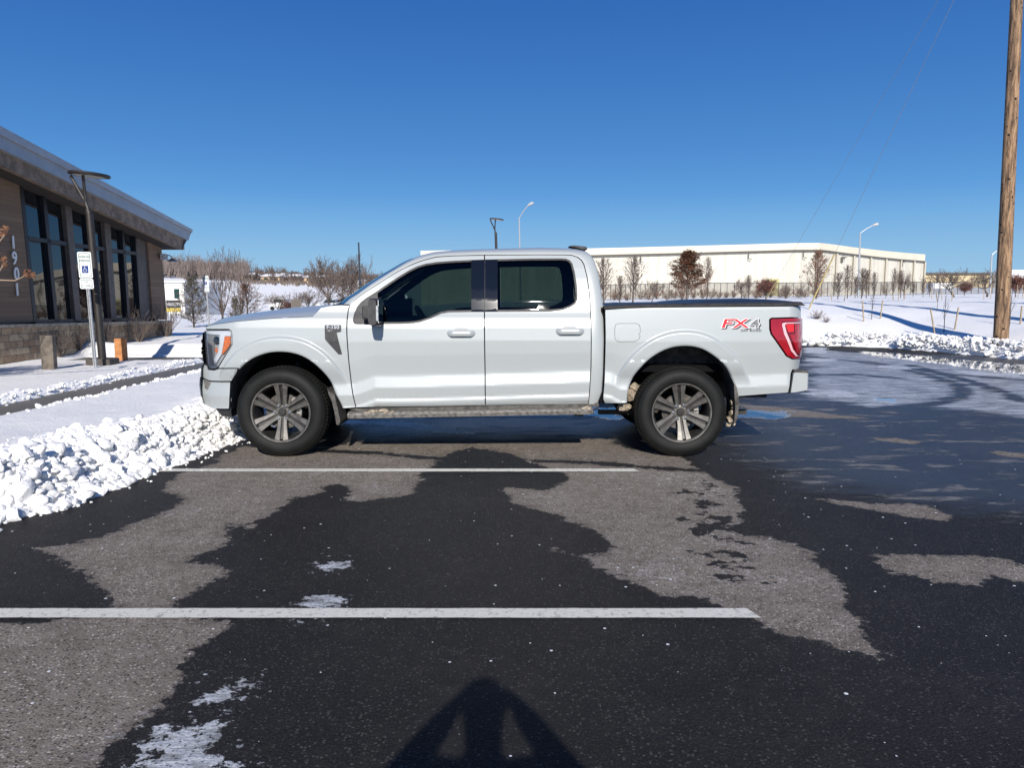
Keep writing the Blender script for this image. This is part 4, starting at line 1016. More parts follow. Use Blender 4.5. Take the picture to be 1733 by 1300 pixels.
# near-left snow with its walks, fine grid
xs3 = np.arange(-15.2, -2.5, .05); ys3 = np.arange(1.4, 28, .05); X3, Y3 = np.meshgrid(xs3, ys3)
bank_front = np.array(LB)
fx = np.interp(Y3, bank_front[:, 1], bank_front[:, 0])                      # x of the bank's toe
dd = fx - X3                                                                 # distance into the snow
bankh = np.interp(Y3, [2, 5, 6.5, 7.4, 8.5, 12, 26], [.33, .33, .31, .28, .26, .24, .24])
prof = bankh*sst(dd, -.02, .45)*(1-.30*sst(dd, .75, 1.35))
prof += .17*vnoise(X3, Y3, 3.0, 11, 5, .62)*sst(dd, .0, .3)*(1-sst(dd, 1.0, 1.5))
z3 = prof + .035*vnoise(X3, Y3, 1.2, 12, 4)*sst(dd, .9, 1.4) + .012*vnoise(X3, Y3, 9, 13, 3)*sst(dd, .9, 1.4)
mid = .135+.03*vnoise(X3, Y3, .7, 14, 4)+.012*vnoise(X3, Y3, 10, 15, 3, .6)
wwalk = .16*vnoise(X3, Y3, 1.1, 16, 5, .6)
k1 = sst(X3, -5.72+0*X3, -5.60)                                              # 1 on the lawn side
k2 = 1-sst(X3+wwalk*1.0, -6.66, -6.52)
cover = sst(vnoise(X3*1.4, Y3*.55, .9, 17, 5, .6) + .30*sst(-Y3, -9.8, -8.2)*(1-sst(-Y3, -8.2, -7.4)) -.16*sst(Y3, 10, 13), .06, .15)  # snow left lying on the walk
walkz = .045+.085*cover*sst(np.abs(X3+6.1)+.25*vnoise(X3,Y3,1.3,31,3), .1, .45)
z3 = np.where(X3 > -5.62, np.maximum(z3, 0), 0) * k1 + walkz*(1-k1)*(1-k2) + k2*(mid+.05*np.exp(-((X3+6.75)/.16)**2)*(1+2.2*vnoise(X3, Y3, 5, 18, 3))) + (k1*(1-k1)*4)*.05*(1+2*vnoise(X3, Y3, 6, 19, 3))
cw = sst(Y3+.5*vnoise(X3, Y3, .8, 20, 4), 16.45, 16.7)*(1-sst(Y3+.3*vnoise(X3, Y3, .9, 21, 4), 17.75, 18.0))*sst(-X3, 5.6, 6.0)*(1-sst(-X3, 9.6, 10.2))
z3 = z3*(1-cw)+.045*cw
mound = .22*sst(Y3, 17.9, 18.6)*(1-sst(Y3, 22.5, 24))*sst(-X3, 5.0, 7)*(1+1.2*vnoise(X3, Y3, .5, 22, 3))
z3 = z3 + np.maximum(mound, 0)*(1-cw)
road = sst(Y3, 24.2, 24.8)*0
snowL = grid_mesh('snow_lawn', xs3, ys3, z3, SNOW, mask=(X3 < fx+.02)); tag(snowL, kind='structure')
mb = MB(); mb.box(-6.60, -5.60, -6, 26, -.1, .09); mb.build('sidewalk', CONC)['kind'] = 'structure'
mb = MB(); mb.box(-10.2, -6.603, 16.4, 18.1, -.1, .086); mb.build('sidewalk', CONC)['kind'] = 'structure'
mb = MB(); mb.box(-3.75, -3.55, -8, 26, -.1, .13); mb.build('kerb', CONC, bevel=.02)['kind'] = 'structure'

# ploughed clods: thousands of lumps, one heap each side
def clods(name, pts, sizes, seed, big):
    r = np.random.default_rng(seed); V = []; F = []; k = 0; protos = []
    for sub_ in (3, 2, 1):
        ps = []
        for q in range(14):
            bm = bmesh.new(); bmesh.ops.create_icosphere(bm, subdivisions=sub_, radius=1)
            v = np.array([x.co[:] for x in bm.verts]); f = np.array([[x.index for x in y.verts] for y in bm.faces]); bm.free()
            for _ in range(9):
                n = r.normal(size=3); n /= np.linalg.norm(n); d = r.uniform(.45, .85); p = v@n; ex = np.maximum(p-d, 0); v = v - ex[:, None]*n*.85
            if sub_ > 1:
                for amp, fr in ((.12, 1.9), (.08, 4.3), (.05, 9.5), (.022, 19)):
                    ph = r.uniform(0, 6, 9); v = v*(1+amp*(np.sin(v[:, 0]*fr+ph[0])*np.sin(v[:, 1]*fr*1.1+ph[1])+np.sin(v[:, 2]*fr*1.3+ph[2]+v[:, 0]*fr))[:, None])
            ps.append((v, f))
        protos.append(ps)
    for p, s in zip(pts, sizes):
        lv = 0 if s > big*.85 else (1 if s > big*.35 else 2); v, f = protos[lv][r.integers(14)]
        a, b, c = r.uniform(0, 6.28, 3); ca, sa, cb, sb, cc, sc = math.cos(a), math.sin(a), math.cos(b), math.sin(b), math.cos(c), math.sin(c)
        Rm = np.array([[ca, -sa, 0], [sa, ca, 0], [0, 0, 1]])@np.array([[1, 0, 0], [0, cb, -sb], [0, sb, cb]])@np.array([[cc, -sc, 0], [sc, cc, 0], [0, 0, 1]])
        v = (v*r.uniform(.7, 1.15, 3))@Rm.T*s*np.array([1, 1, .85])+np.array(p); V.append(v); F.append(f+k); k += len(v)
    V = np.concatenate(V); F = np.concatenate(F); me = bpy.data.meshes.new(name)
    me.vertices.add(len(V)); me.vertices.foreach_set('co', V.astype('f').ravel()); me.loops.add(F.size); me.loops.foreach_set('vertex_index', F.astype('i').ravel())
    me.polygons.add(len(F)); me.polygons.foreach_set('loop_start', np.arange(0, F.size, 3, dtype='i')); me.polygons.foreach_set('loop_total', np.full(len(F), 3, 'i'))
    me.polygons.foreach_set('use_smooth', np.ones(len(F), bool)); me.update(calc_edges=True); me.set_sharp_from_angle(angle=R(50)); me.materials.append(SNOW)
    o = bpy.data.objects.new(name, me); COL.objects.link(o); return o
def zat(x, y):
    i = int(np.clip((y-1.4)/.05, 0, len(ys3)-1)); j = int(np.clip((x+15.2)/.05, 0, len(xs3)-1)); return z3[i, j]
r = np.random.default_rng(9); pts = []; sz = []
for _ in range(17000):
    y = 2.2+ (r.random()**1.35)*13; xf = np.interp(y, bank_front[:, 1], bank_front[:, 0]); d = r.uniform(-.06, 1.0) if r.random() < .93 else r.uniform(1.0, 1.5)
    s = min(.065 if r.random() < .988 else .12, .0135*(1/(r.random()+.03))**.60)*(1.15 if y < 7 else .8)*(1.2 if d < .6 else .8)
    if y > 7.0: s = min(s, .085)
    if y > 7.4: d = r.uniform(.0, .9)
    if d > 1: s *= .5
    x = xf-d; pts.append((x, y, max(zat(x, y), 0)+s*r.uniform(-.45, .25))); sz.append(s)
for _ in range(150):                             # crumbs on the asphalt and along the walk
    y = 3+r.random()*7; x = np.interp(y, bank_front[:, 1], bank_front[:, 0])+abs(r.normal())*.12; s = r.uniform(.006, .02); pts.append((x, y, s*.4)); sz.append(s)
for _ in range(420):
    y = 6+r.random()*12; x = -5.58+r.normal()*.05; s = r.uniform(.012, .045); pts.append((x, y, .16+s*.2)); sz.append(s)
for _ in range(500):
    y = 8+r.random()*8; x = -6.6+r.normal()*.09; s = r.uniform(.01, .03); pts.append((x, y, zat(x, y)+s*.2)); sz.append(s)
cl = clods('ploughed_snow_heap', pts, sz, 21, .075); tag(cl, 'rough heap of ploughed snow clods along the left edge of the lot', 'snow heap', kind='stuff')
pts = []; sz = []; RL = resample([(-3, 25.3), (2, 25.4), (6, 25.0)]+RB_[:-1]+[(12.2, 4)], .5, False)
RL = [p for p in RL]
for _ in range(7500):
    i = r.integers(len(RL)-1); t = r.random(); p = np.array(RL[i])*(1-t)+np.array(RL[i+1])*t; q = np.array(RL[i+1])-np.array(RL[i]); n = np.array([q[1], -q[0]])/np.linalg.norm(q); n = -n
    d = r.random()**.8*1.0; pk = (.42 if p[0] > 9.6 else .26); h = pk*math.sin(math.pi*min(1, (d+.12)/1.12))
    s = min(.12, .026*(1/(r.random()+.05))**.60); pos = p+n*d
    pts.append((pos[0], pos[1], max(0, h*(.80+.3*r.random())-s*.3) + max(0, (d-.6))*.28)); sz.append(s)
cr = clods('far_snow_heap', pts, sz, 22, .12); tag(cr, 'rough bank of ploughed snow clods along the far side of the lot by the wooden pole', 'snow bank', kind='stuff')

# ------------------------------------------------------------------ office building on the left
LEAN = .03
XW, XO = -10.4, -9.72
def fp(u, v, X0):                       # pixel -> point on the leaning facade plane
    d = ray(u, v); t = (X0 - LEAN*CAMH)/(d.x + LEAN*d.z); return Vector((d.x*t, d.y*t, CAMH+d.z*t))
def siding_material():
    m, nt, b = new_mat('weathered_wood_siding'); P = geo_pos(nt)
    sx = nt.nodes.new('ShaderNodeSeparateXYZ'); nt.links.new(P, sx.inputs[0])
    row = mth(nt, 'FLOOR', mth(nt, 'MULTIPLY', sx.outputs[2], 9.5)); fr = mth(nt, 'FRACT', mth(nt, 'MULTIPLY', sx.outputs[2], 9.5))
    wn = nt.nodes.new('ShaderNodeTexWhiteNoise'); wn.noise_dimensions = '2D'; cx = nt.nodes.new('ShaderNodeCombineXYZ')
    nt.links.new(row, cx.inputs[0]); nt.links.new(mth(nt, 'FLOOR', mth(nt, 'ADD', mth(nt, 'MULTIPLY', sx.outputs[1], .55), mth(nt, 'MULTIPLY', row, .37))), cx.inputs[1]); nt.links.new(cx.outputs[0], wn.inputs[0])
    gn = noise(nt, geo_pos(nt, (1, 1, 9)), 5, 6, .7)
    c = mixc(nt, wn.outputs[0], (.16, .096, .056), (.27, .17, .105)); c = mixc(nt, gn, c, (.21, .14, .09))
    c = mixc(nt, mth(nt, 'LESS_THAN', fr, .04), c, (.05, .032, .024))
    nt.links.new(c, b.inputs['Base Color']); b.inputs['Roughness'].default_value = .8; bump(nt, gn, .3, .01, b); return m
def stone_material():
    m, nt, b = new_mat('cut_stone'); P = geo_pos(nt); mp = nt.nodes.new('ShaderNodeSeparateXYZ'); nt.links.new(P, mp.inputs[0])
    cb = nt.nodes.new('ShaderNodeCombineXYZ'); nt.links.new(mth(nt, 'ADD', mp.outputs[1], mp.outputs[0]), cb.inputs[0]); nt.links.new(mp.outputs[2], cb.inputs[1])
    br = nt.nodes.new('ShaderNodeTexBrick'); nt.links.new(cb.outputs[0], br.inputs[0]); br.inputs['Scale'].default_value = 1.9; br.inputs['Mortar Size'].default_value = .012
    br.inputs['Color1'].default_value = (.27, .165, .09, 1); br.inputs['Color2'].default_value = (.50, .38, .24, 1); br.inputs['Mortar'].default_value = (.11, .10, .09, 1)
    br.offset = .37; br.squash = .6; br.squash_frequency = 3; br.inputs['Brick Width'].default_value = .62; br.inputs['Row Height'].default_value = .27; br.inputs['Bias'].default_value = .1
    n = noise(nt, P, 7, 6, .65); c = mixc(nt, sstep(nt, n, .45, .75), br.outputs[0], (.12, .10, .085))
    nt.links.new(c, b.inputs['Base Color']); b.inputs['Roughness'].default_value = .85
    bump(nt, mth(nt, 'ADD', mth(nt, 'MULTIPLY', br.outputs[1], -1), n), .6, .03, b); return m
SIDING = siding_material(); STONE = stone_material()
FRAME = simple('dark_bronze_frame', (.016, .016, .02), .4, metal=.3)
PANE = None
def pane_mat():
    m, nt, b = new_mat('dark_window_glass'); b.inputs['Base Color'].default_value = (.006, .008, .011, 1); b.inputs['Roughness'].default_value = .015
    b.inputs['IOR'].default_value = 1.6; b.inputs['Specular IOR Level'].default_value = .7
    bump(nt, noise(nt, geo_pos(nt), .8, 2, .4), .10, .05, b); return m
PANE = pane_mat()
BEAM = simple('stained_fascia_board', (.20, .145, .105), .7, var=.4, vscale=6, bmp=.2, bscale=30)
METAL = simple('grey_metal_roof_edge', (.33, .345, .37), .42, metal=.35, var=.08, vscale=3)
CAPST = simple('stone_cap', (.36, .31, .24), .8, var=.3, vscale=9, bmp=.3)
SOFF = simple('dark_soffit', (.035, .028, .024), .8)
bld = empty('office_building', (XW, 19, 0), 'dark wood and stone office building with big windows and grey sloping roof edge, number 1901', 'building')
def quadslab(mb, pts, dx, mi=0):        # pts on a plane, thickened towards -x
    n = len(pts); vs = [tuple(p) for p in pts]+[(p[0]-dx, p[1], p[2]) for p in pts]
    mb.add(vs, [tuple(range(n)), tuple(range(2*n-1, n-1, -1))]+[(i, i+n, (i+1) % n+n, (i+1) % n) for i in range(n)], mi)
def extend(p, q, Yn):                    # continue line q->p back to y = Yn
    t = (Yn-q.y)/(p.y-q.y); return q+(p-q)*t
YN = 7.0                                 # how far the building goes on towards the viewer, out of frame
def strip(mb, u0, v0, u1, v1, u2, v2, u3, v3, X0, dx, ext=True, mi=0):   # top edge (u0,v0)-(u1,v1), bottom (u2,v2)-(u3,v3)
    a, b, c, d = fp(u0, v0, X0), fp(u1, v1, X0), fp(u3, v3, X0), fp(u2, v2, X0)
    if ext: a = extend(a, b, YN); d = extend(d, c, YN)
    quadslab(mb, [a, b, c, d], dx, mi)
# siding wall, with the glazed bays left open
wt = lambda u: 296.5+.388*u; wb = lambda u: 546.6-.026*u
bays = [((36, 60.5), (110, 129)), ((119, 137), (176, 190)), ((185, 197), (228.5, 239))]       # (top u, bottom u) left and right edges
def bay_pts(b, X0):
    (a, c), (d, e) = b; return fp(a, wt(a), X0), fp(d, wt(d), X0), fp(e, wb(e), X0), fp(c, wb(c), X0)
mb = MB()
left = [(0, 300), (36, wt(36)), (60.5, wb(60.5)), (0, 549)]
a, b_, c, d = [fp(u, v, XW) for u, v in left]; a2 = fp(0, 285, XW); quadslab(mb, [extend(a2, fp(36, 300, XW), YN), fp(36, 300, XW), b_, c, extend(d, c, YN)], .25)
q = [fp(249, 396, XW), fp(272, 404, XW), fp(283, 541, XW), fp(259, 541, XW)]; quadslab(mb, q, .3)
strip(mb, 0, 285, 275, 398, 0, 300, 275, 406.5, XW, .3)
wall = mb.build('wall', SIDING, bld)
# side and back of the building
pc = fp(283, 541, XW); pt = fp(272, 400, XW)
mb = MB(); mb.box(-22, XW-.3, pc.y-.3, pc.y, 0, pt.z+.3); mb.box(-22, XW-.3, YN, YN+.3, 0, 5.5); mb.box(-22.2, -22, YN, pc.y, 0, 6)
mb.build('side_wall', SIDING, bld)
mb = MB(); mb.box(-21.5, XW-.8, YN+.6, pc.y-.6, 1.2, 1.25); mb.box(-14, -13.8, YN+.6, pc.y-.6, .3, 3); mb.build('interior_wall', simple('dim_interior', (.03, .028, .026), .9), bld)
# windows: each bay a part
for (b0, b1) in bays:
    P4 = bay_pts((b0, b1), XW+.01)
    mb = MB(); n_ = 4; cx = sum(P4, Vector())/4
    def lerp(p, q, t): return p+(q-p)*t
    def fbar(p, q, w_, depth=.12, up=None):
        d = (q-p).normalized(); s = Vector((1, 0, LEAN)).cross(d).normalized()*w_/2
        quadslab(mb, [p+s, q+s, q-s, p-s], depth)
    tl_, tr_, br_, bl_ = P4
    fbar(tl_, tr_, .10); fbar(bl_, br_, .10); fbar(tl_, bl_, .12 if b0[0] < 40 else .05); fbar(tr_, br_, .06)
    tm = lerp(tl_, tr_, .50); bm_ = lerp(bl_, br_, .50); fbar(tm, bm_, .13)
    ml = lerp(tl_, bl_, .405); mr = lerp(tr_, br_, .435); 
    ml = fp(b0[0]+(b0[1]-b0[0])*.4, 396.3+.1417*(b0[0]+(b0[1]-b0[0])*.4), XW+.01); ur = b1[0]+(b1[1]-b1[0])*.42; mr = fp(ur, 396.3+.1417*ur, XW+.01); fbar(ml, mr, .09)
    wn_ = mb.build('window', FRAME, bld)
    for (A, B, C_, D_) in ((tl_, tm, lerp(tm, bm_, .41), ml), (tm, tr_, mr, lerp(tm, bm_, .41)), (ml, lerp(tm, bm_, .41), bm_, bl_), (lerp(tm, bm_, .41), mr, br_, bm_)):
        mb = MB(); off = Vector((-.08, 0, 0)); mb.add([A+off, B+off, C_+off, D_+off], [(0, 1, 2, 3)]); mb.build('pane', PANE, wn_)
CLAD = simple('dark_cladding', (.10, .082, .07), .6, var=.2)
mb = MB(); quadslab(mb, [fp(228.5, 386, XW-.05), fp(249, 394, XW-.05), fp(259, 541, XW-.05), fp(239, 541.5, XW-.05)], .1); mb.build('metal_cladding', CLAD, bld)
for (u0, u1, b0_, b1_) in ((109, 120, 128, 138), (175.5, 185.5, 189, 198)):
    mb = MB(); quadslab(mb, [fp(u0, wt(u0)-2, XW+.03), fp(u1, wt(u1)-2, XW+.03), fp(b1_, wb(b1_), XW+.03), fp(b0_, wb(b0_), XW+.03)], .3); mb.build('metal_pillar_cladding', CLAD, bld)
# stone plinth with cap
mb = MB(); a = fp(0, 555, XW+.12); b_ = fp(290.5, 547.5, XW+.12); a = extend(a, b_, YN)
quadslab(mb, [a, b_, Vector((b_.x+.03*b_.z, b_.y, -.1)), Vector((a.x+.03*a.z, a.y, -.1))], .5); mb.box(-20, XW-.3, b_.y-.45, b_.y, -.1, b_.z-.002)
mb.build('stone_plinth', STONE, bld)
mb = MB(); strip(mb, 0, 549.5, 291.5, 542.5, 0, 555.0, 291.5, 547.4, XW+.17, .6); mb.build('plinth_cap', CAPST, bld)
# roof: metal edge, fascia board, soffit, roof slab
mb = MB(); strip(mb, 0, 212, 326.5, 388.5, 0, 227, 325.5, 393.5, XO+.05, .4); strip(mb, 0, 224, 324, 391.5, 0, 250.5, 319, 406.8, XO, .3)
mb.build('metal_roof_edge', METAL, bld)
mb = MB(); strip(mb, 0, 248, 312, 403.5, 0, 279, 307, 421.8, XO-.1, .12); mb.build('fascia_board', BEAM, bld)
mb = MB(); e0 = fp(312, 403.5, XO-.1); e1 = fp(307, 421.8, XO-.1)
mb.box(XW-6, e0.x-.01, e0.y-.12, e0.y-.002, e1.z, e0.z); mb.build('gable_board', BEAM, bld)
mb = MB(); s0 = fp(307, 420.6, XO-.12); s1 = extend(fp(0, 278, XO-.12), s0, YN); mb.add([s0, s1, Vector((-22, s1.y, s1.z)), Vector((-22, s0.y, s0.z))], [(0, 1, 2, 3)])
mb.build('soffit', SOFF, bld)
mb = MB(); r0 = fp(326, 389, XO+.03); r1 = extend(fp(0, 213, XO+.03), r0, YN); mb.add([r0, r1, Vector((-22, r1.y, r1.z)), Vector((-22, r0.y, r0.z))], [(0, 1, 2, 3)])
mb.add([r0, Vector((-22, r0.y, r0.z)), Vector((-22, s0.y, s0.z)), Vector((r0.x-.1, s0.y, s0.z))], [(0, 1, 2, 3)]); mb.build('roof', METAL, bld)
# house number
DIG = simple('white_number', (.75, .75, .72), .4)
mb = MB()
for ch, u, v in (('1', 22.5, 411), ('9', 24.5, 437.5), ('0', 28, 464), ('1', 29, 491)):
    p = fp(u, v, XW+.03); text_mb(mb, ch, .37, Matrix.Translation(p) @ Matrix.Rotation(math.pi/2, 4, 'Z') @ Matrix.Rotation(math.pi/2, 4, 'X') @ Matrix.Diagonal((.9, 1, 1, 1)), .012, bold=.006)
mb.build('house_number', DIG, bld)
# wall lamp on the corner
GALV = simple('galvanised_steel', (.42, .44, .46), .45, metal=.7, var=.2, vscale=30)
WLM = simple('pale_lamp_housing', (.55, .56, .57), .4)
p = fp(276, 433, XW+.1); mb = MB(); mb.box(p.x-.05, p.x+.1, p.y-.1, p.y+.1, p.z-.12, p.z+.06); wl = mb.build('wall_lamp', WLM, bld, bevel=.01)
mb = MB(); mb.tube([p+Vector((.05, 0, 0)), p+Vector((.18, 0, .02)), p+Vector((.26, 0, -.03)), p+Vector((.27, 0, -.09))], .016, 8); mb.lathe([(.02, .02), (.06, 0), (.15, -.05), (.155, -.07), (.13, -.075)], p+Vector((.27, 0, -.09)), (0, 0, 1), 20); mb.build('lamp_shade', GALV, wl, smooth=True)

# ------------------------------------------------------------------ lamps, signs, poles
LAMPB = simple('dark_bronze_pole', (.026, .023, .022), .5, metal=.2, var=.2, vscale=8)
PALEL = simple('lamp_lens_plate', (.5, .48, .44), .35)
def fork_lamp(loc, h, label, sc=1.0, lean=-.03, grp='dark fork headed lamp posts'):
    o = empty('street_lamp', loc, label, 'lamp post', grp); L = Vector(loc)
    tp = lambda x, y, z: L+Vector((x*sc+lean*z*sc, y*sc, z*sc))
    mb = MB(); mb.box(L.x-.24*sc, L.x+.24*sc, L.y-.2*sc, L.y+.2*sc, L.z-.1, L.z+.10*sc); mb.build('base', CONC if False else simple('lamp_base_concrete', (.07, .06, .055), .9, var=.3), o, bevel=.02)
    mb = MB(); zt = h-.78; mb.tube([tp(0, 0, 0), tp(0, 0, zt*.5), tp(0, 0, zt)], [.075*sc, .072*sc, .068*sc], 16); mb.tube([tp(0, 0, zt), tp(-.02, 0, zt+.10)], [.075*sc, .05*sc], 16); mb.build('pole', LAMPB, o, smooth=True)
    c = tp(.07, 0, h-.03)
    for ex, ey in ((-.34, -.05), (-.06, -.12)):
        mb = MB(); q0 = tp(-.01, 0, zt+.06); q1 = tp(-.05, 0, zt+.22); q2 = c+Vector((ex*sc, ey*sc, -.02*sc)); mb.tube([q0, q1, q1.lerp(q2, .5), q2], [.036*sc, .034*sc, .030*sc, .030*sc], 8); mb.build('arm', LAMPB, o, smooth=True)
    tilt = Matrix.Rotation(R(5), 3, 'Y'); ax = tilt @ Vector((0, 0, 1))
    mb = MB(); mb.lathe([(.30*sc, -.03*sc), (.365*sc, -.022*sc), (.378*sc, 0), (.36*sc, .030*sc), (.25*sc, .042*sc), (0, .046*sc)], c, ax, 40); mb.build('disc_head', LAMPB, o, smooth=True)
    mb = MB(); mb.lathe([(.30*sc, -.026*sc), (.26*sc, -.010*sc), (0, -.008*sc)], c, ax, 40); mb.build('lens_plate', PALEL, o, smooth=True); return o
b = gp(174, 615, .16); fork_lamp((b.x, b.y, .16), yp(150, 293, b.y).z-.16, 'dark lamp post with disc head on forked arms in front of the office windows')
xx = yp(840, 500, 46).x; zg = tz(xx, 46); fork_lamp((xx+.12, 46, zg), yp(838, 388, 46).z-zg, 'smaller dark disc headed lamp post standing behind the truck cab roof', 1.12)
# shared reserved parking sign
SGN = simple('sign_white', (.72, .75, .76), .4, var=.06); SGG = simple('sign_green_print', (.02, .10, .07), .5); SGB = simple('sign_blue', (.012, .04, .20), .4)
def parking_sign(loc, sc, label, yaw=0):
    o = empty('parking_sign', loc, label, 'sign', 'reserved parking signs'); L = Vector(loc); h = 2.27*sc
    f = lambda x, y, z: L+Vector((x*sc-.03*z*sc, y*sc, z*sc))
    mb = MB(); rows = []
    for z in np.linspace(0, 2.2, 12): rows.append([f(-.035, .02, z), f(-.03, -.012, z), f(-.012, -.012, z), f(-.012, .012, z), f(.012, .012, z), f(.012, -.012, z), f(.03, -.012, z), f(.035, .02, z)])
    mb.grid(rows); mb.build('post', GALV, o)
    def plate(z0, z1, w_, nm):
        mb = MB(); c = f(0, -.03, (z0+z1)/2); hw = w_/2*sc; hh = (z1-z0)/2*sc; r = .03*sc; pl = []
        for cx, cz, a0 in ((1, 1, 0), (-1, 1, 90), (-1, -1, 180), (1, -1, 270)):
            for k in range(5): q = R(a0+22.5*k); pl.append((cx*(hw-r)+r*math.cos(q), cz*(hh-r)+r*math.sin(q)))
        vs = [(c.x+x-.03*z, c.y, c.z+z) for x, z in pl]; n = len(vs); mb.add(vs+[(a, b+.004, c_) for a, b, c_ in vs], [tuple(range(n)), tuple(range(2*n-1, n-1, -1))]+[(i, i+n, (i+1) % n+n, (i+1) % n) for i in range(n)])
        pn = mb.build(nm, SGN, o)
        mb = MB(); ins = [(x*(1-.022/hw*sc), z*(1-.022/hh*sc)) for x, z in pl]; ins2 = [(x*(1-.032/hw*sc), z*(1-.032/hh*sc)) for x, z in pl]
        v1 = [(c.x+x-.03*z, c.y-.0015, c.z+z) for x, z in ins]; v2 = [(c.x+x-.03*z, c.y-.0015, c.z+z) for x, z in ins2]
        mb.add(v1+v2, [(i, (i+1) % n, (i+1) % n+n, i+n) for i in range(n)]); mb.build('printed_border', SGG, pn, fixn=False); return pn, c
    RX = Matrix.Rotation(math.pi/2, 4, 'X')
    p1, c1 = plate(1.77, 2.28, .27, 'sign_panel')
    mb = MB()
    for t_, dz, s_ in (('RESERVED', .155, .062), ('PARKING', .085, .062)): text_mb(mb, t_, s_*sc, Matrix.Translation(c1+Vector((-.03*dz*sc, -.003, dz*sc))) @ RX @ Matrix.Diagonal((.78, 1, 1, 1)), .0005, bold=.001)
    mb.build('lettering', SGG, p1)
    mb = MB(); mb.box(c1.x-.062*sc, c1.x+.062*sc, c1.y-.004, c1.y-.002, c1.z-.155*sc, c1.z-.015*sc); mb.build('blue_square', SGB, p1)
    mb = MB(); q = c1+Vector((0, -.006, -.085*sc)); k = sc*.05
    mb.lathe([(0, 0), (.17*k, 0)], q+Vector((-.15*k, 0, 1.05*k)), (0, 1, 0), 12)
    mb.tube([q+Vector((a*k, 0, b*k)) for a, b in ((-.15, .75), (-.10, .05), (.45, .05), (.75, -.6))], .09*k, 6); mb.tube([q+Vector((-.12*k, 0, .4*k)), q+Vector((.35*k, 0, .4*k))], .07*k, 6)
    mb.tube([q+Vector((-.05*k+.62*k*math.cos(t), 0, -.35*k+.62*k*math.sin(t))) for t in np.linspace(R(110), R(350), 14)], .075*k, 6); mb.build('wheelchair_symbol', SGN, p1)
    p2, c2 = plate(1.56, 1.755, .27, 'lower_panel')
    mb = MB()
    for t_, dz in (('VAN', .035), ('ACCESSIBLE', -.035)): text_mb(mb, t_, .048*sc, Matrix.Translation(c2+Vector((-.03*dz*sc, -.003, dz*sc))) @ RX @ Matrix.Diagonal((.75, 1, 1, 1)), .0005)
    mb.build('lettering', SGG, p2); return o
b = gp(161, 622, .13); parking_sign((b.x, b.y, .13), .955*(b.y/14.6), 'white reserved parking sign on a galvanised post beside the dark lamp post')
xx = ux(352, 25); zz = yp(352, 553, 25.).z; parking_sign((xx, 25, zz), 1.0*(yp(352, 467, 25).z-zz)/2.27, 'distant reserved parking sign on its post right of the office building, above the truck hood')
# short bollard posts in front of the plinth
POSTG = simple('grey_wood_post', (.13, .11, .09), .85, var=.35, vscale=8, bmp=.3); POSTO = simple('orange_cedar_post', (.40, .17, .06), .75, var=.25, vscale=10, bmp=.2)
def post(u0, u1, v0, v1, m, label, dep=.12):
    b = gp((u0+u1)/2, v1, .16); x0 = yp(u0, v1, b.y).x; x1 = yp(u1, v1, b.y).x; zt = yp(u0, v0, b.y).z
    mb = MB(); mb.box(x0, x1, b.y, b.y+dep, -.05, zt); mb.box(x0-.004, x1+.004, b.y-.004, b.y+dep+.004, zt-.03, zt+.012)
    return tag(mb.build('short_post', m, None, bevel=.008), label, 'post')
post(70.5, 91.5, 569, 624, POSTG, 'grey wooden short post left of the reserved parking sign'); post(194.5, 212, 574, 608, POSTO, 'orange cedar short post in the snow right of the lamp post')
# wooden utility pole with its guys
def pole_material():
    m, nt, b = new_mat('weathered_pole_wood'); P = geo_pos(nt, (1, 1, .12)); P1 = geo_pos(nt)
    n = sstep(nt, noise(nt, P, 15, 7, .75), .36, .64); n2 = noise(nt, P1, 1.2, 4); c = mixc(nt, n, (.03, .018, .012), (.44, .28, .16)); c = mixc(nt, mth(nt, 'MULTIPLY', n2, .4), c, (.20, .12, .07))
    vo = nt.nodes.new('ShaderNodeTexVoronoi'); vo.inputs['Scale'].default_value = 5.5; nt.links.new(P1, vo.inputs['Vector']); c = mixc(nt, mth(nt, 'LESS_THAN', vo.outputs['Distance'], .17), c, (.012, .008, .005))
    nt.links.new(c, b.inputs['Base Color']); b.inputs['Roughness'].default_value = .85; bump(nt, n, .7, .015, b); return m
POLE = pole_material()
by = 19.4; bx = yp(1694.5, 570, by).x; tp1 = yp(1721, 0, by); dirp = (tp1-Vector((bx, by, yp(1694.5, 570, by).z))).normalized(); pz = tz(bx, by)
def wood_pole(base, d, H, label, grp='wooden utility poles'):
    o = empty('utility_pole', base, label, 'utility pole', grp); B = Vector(base); mb = MB(); n = 24
    mb.tube([B+d*(H*k/n) - (Vector((0, 0, .6)) if k == 0 else Vector()) for k in range(n+1)], [.175-.06*k/n for k in range(n+1)], 20); mb.build('pole', POLE, o, smooth=True)
    mb = MB(); T = B+d*(H-.6); mb.box(T.x-1.2, T.x+1.2, T.y-.06, T.y+.06, T.z-.06, T.z+.06); mb.build('cross_arm', POLE, o)
    mb = MB()
    for xx in (-1.1, -.5, .5, 1.1): mb.lathe([(.02, 0), (.05, .03), (.03, .07), (.05, .1), (.02, .14)], T+Vector((xx, 0, .06)), (0, 0, 1), 10)
    mb.build('insulators', simple('grey_insulator', (.3, .3, .32), .3), o, smooth=True); return o
wood_pole((bx, by, pz-.1), dirp, 12.5, 'tall brown wooden utility pole rising from the snow at the right edge')
wood_pole((14.35, 14.0, tz(14.35, 14)-.1), Vector((-.02, 0, 1)).normalized(), 12, 'wooden utility pole out of frame whose long shadow crosses the snow slope')
wood_pole((17.6, 15, tz(17.6, 15)-.1), Vector((-.02, 0, 1)).normalized(), 12, 'further wooden utility pole out of frame to the right of the lot')
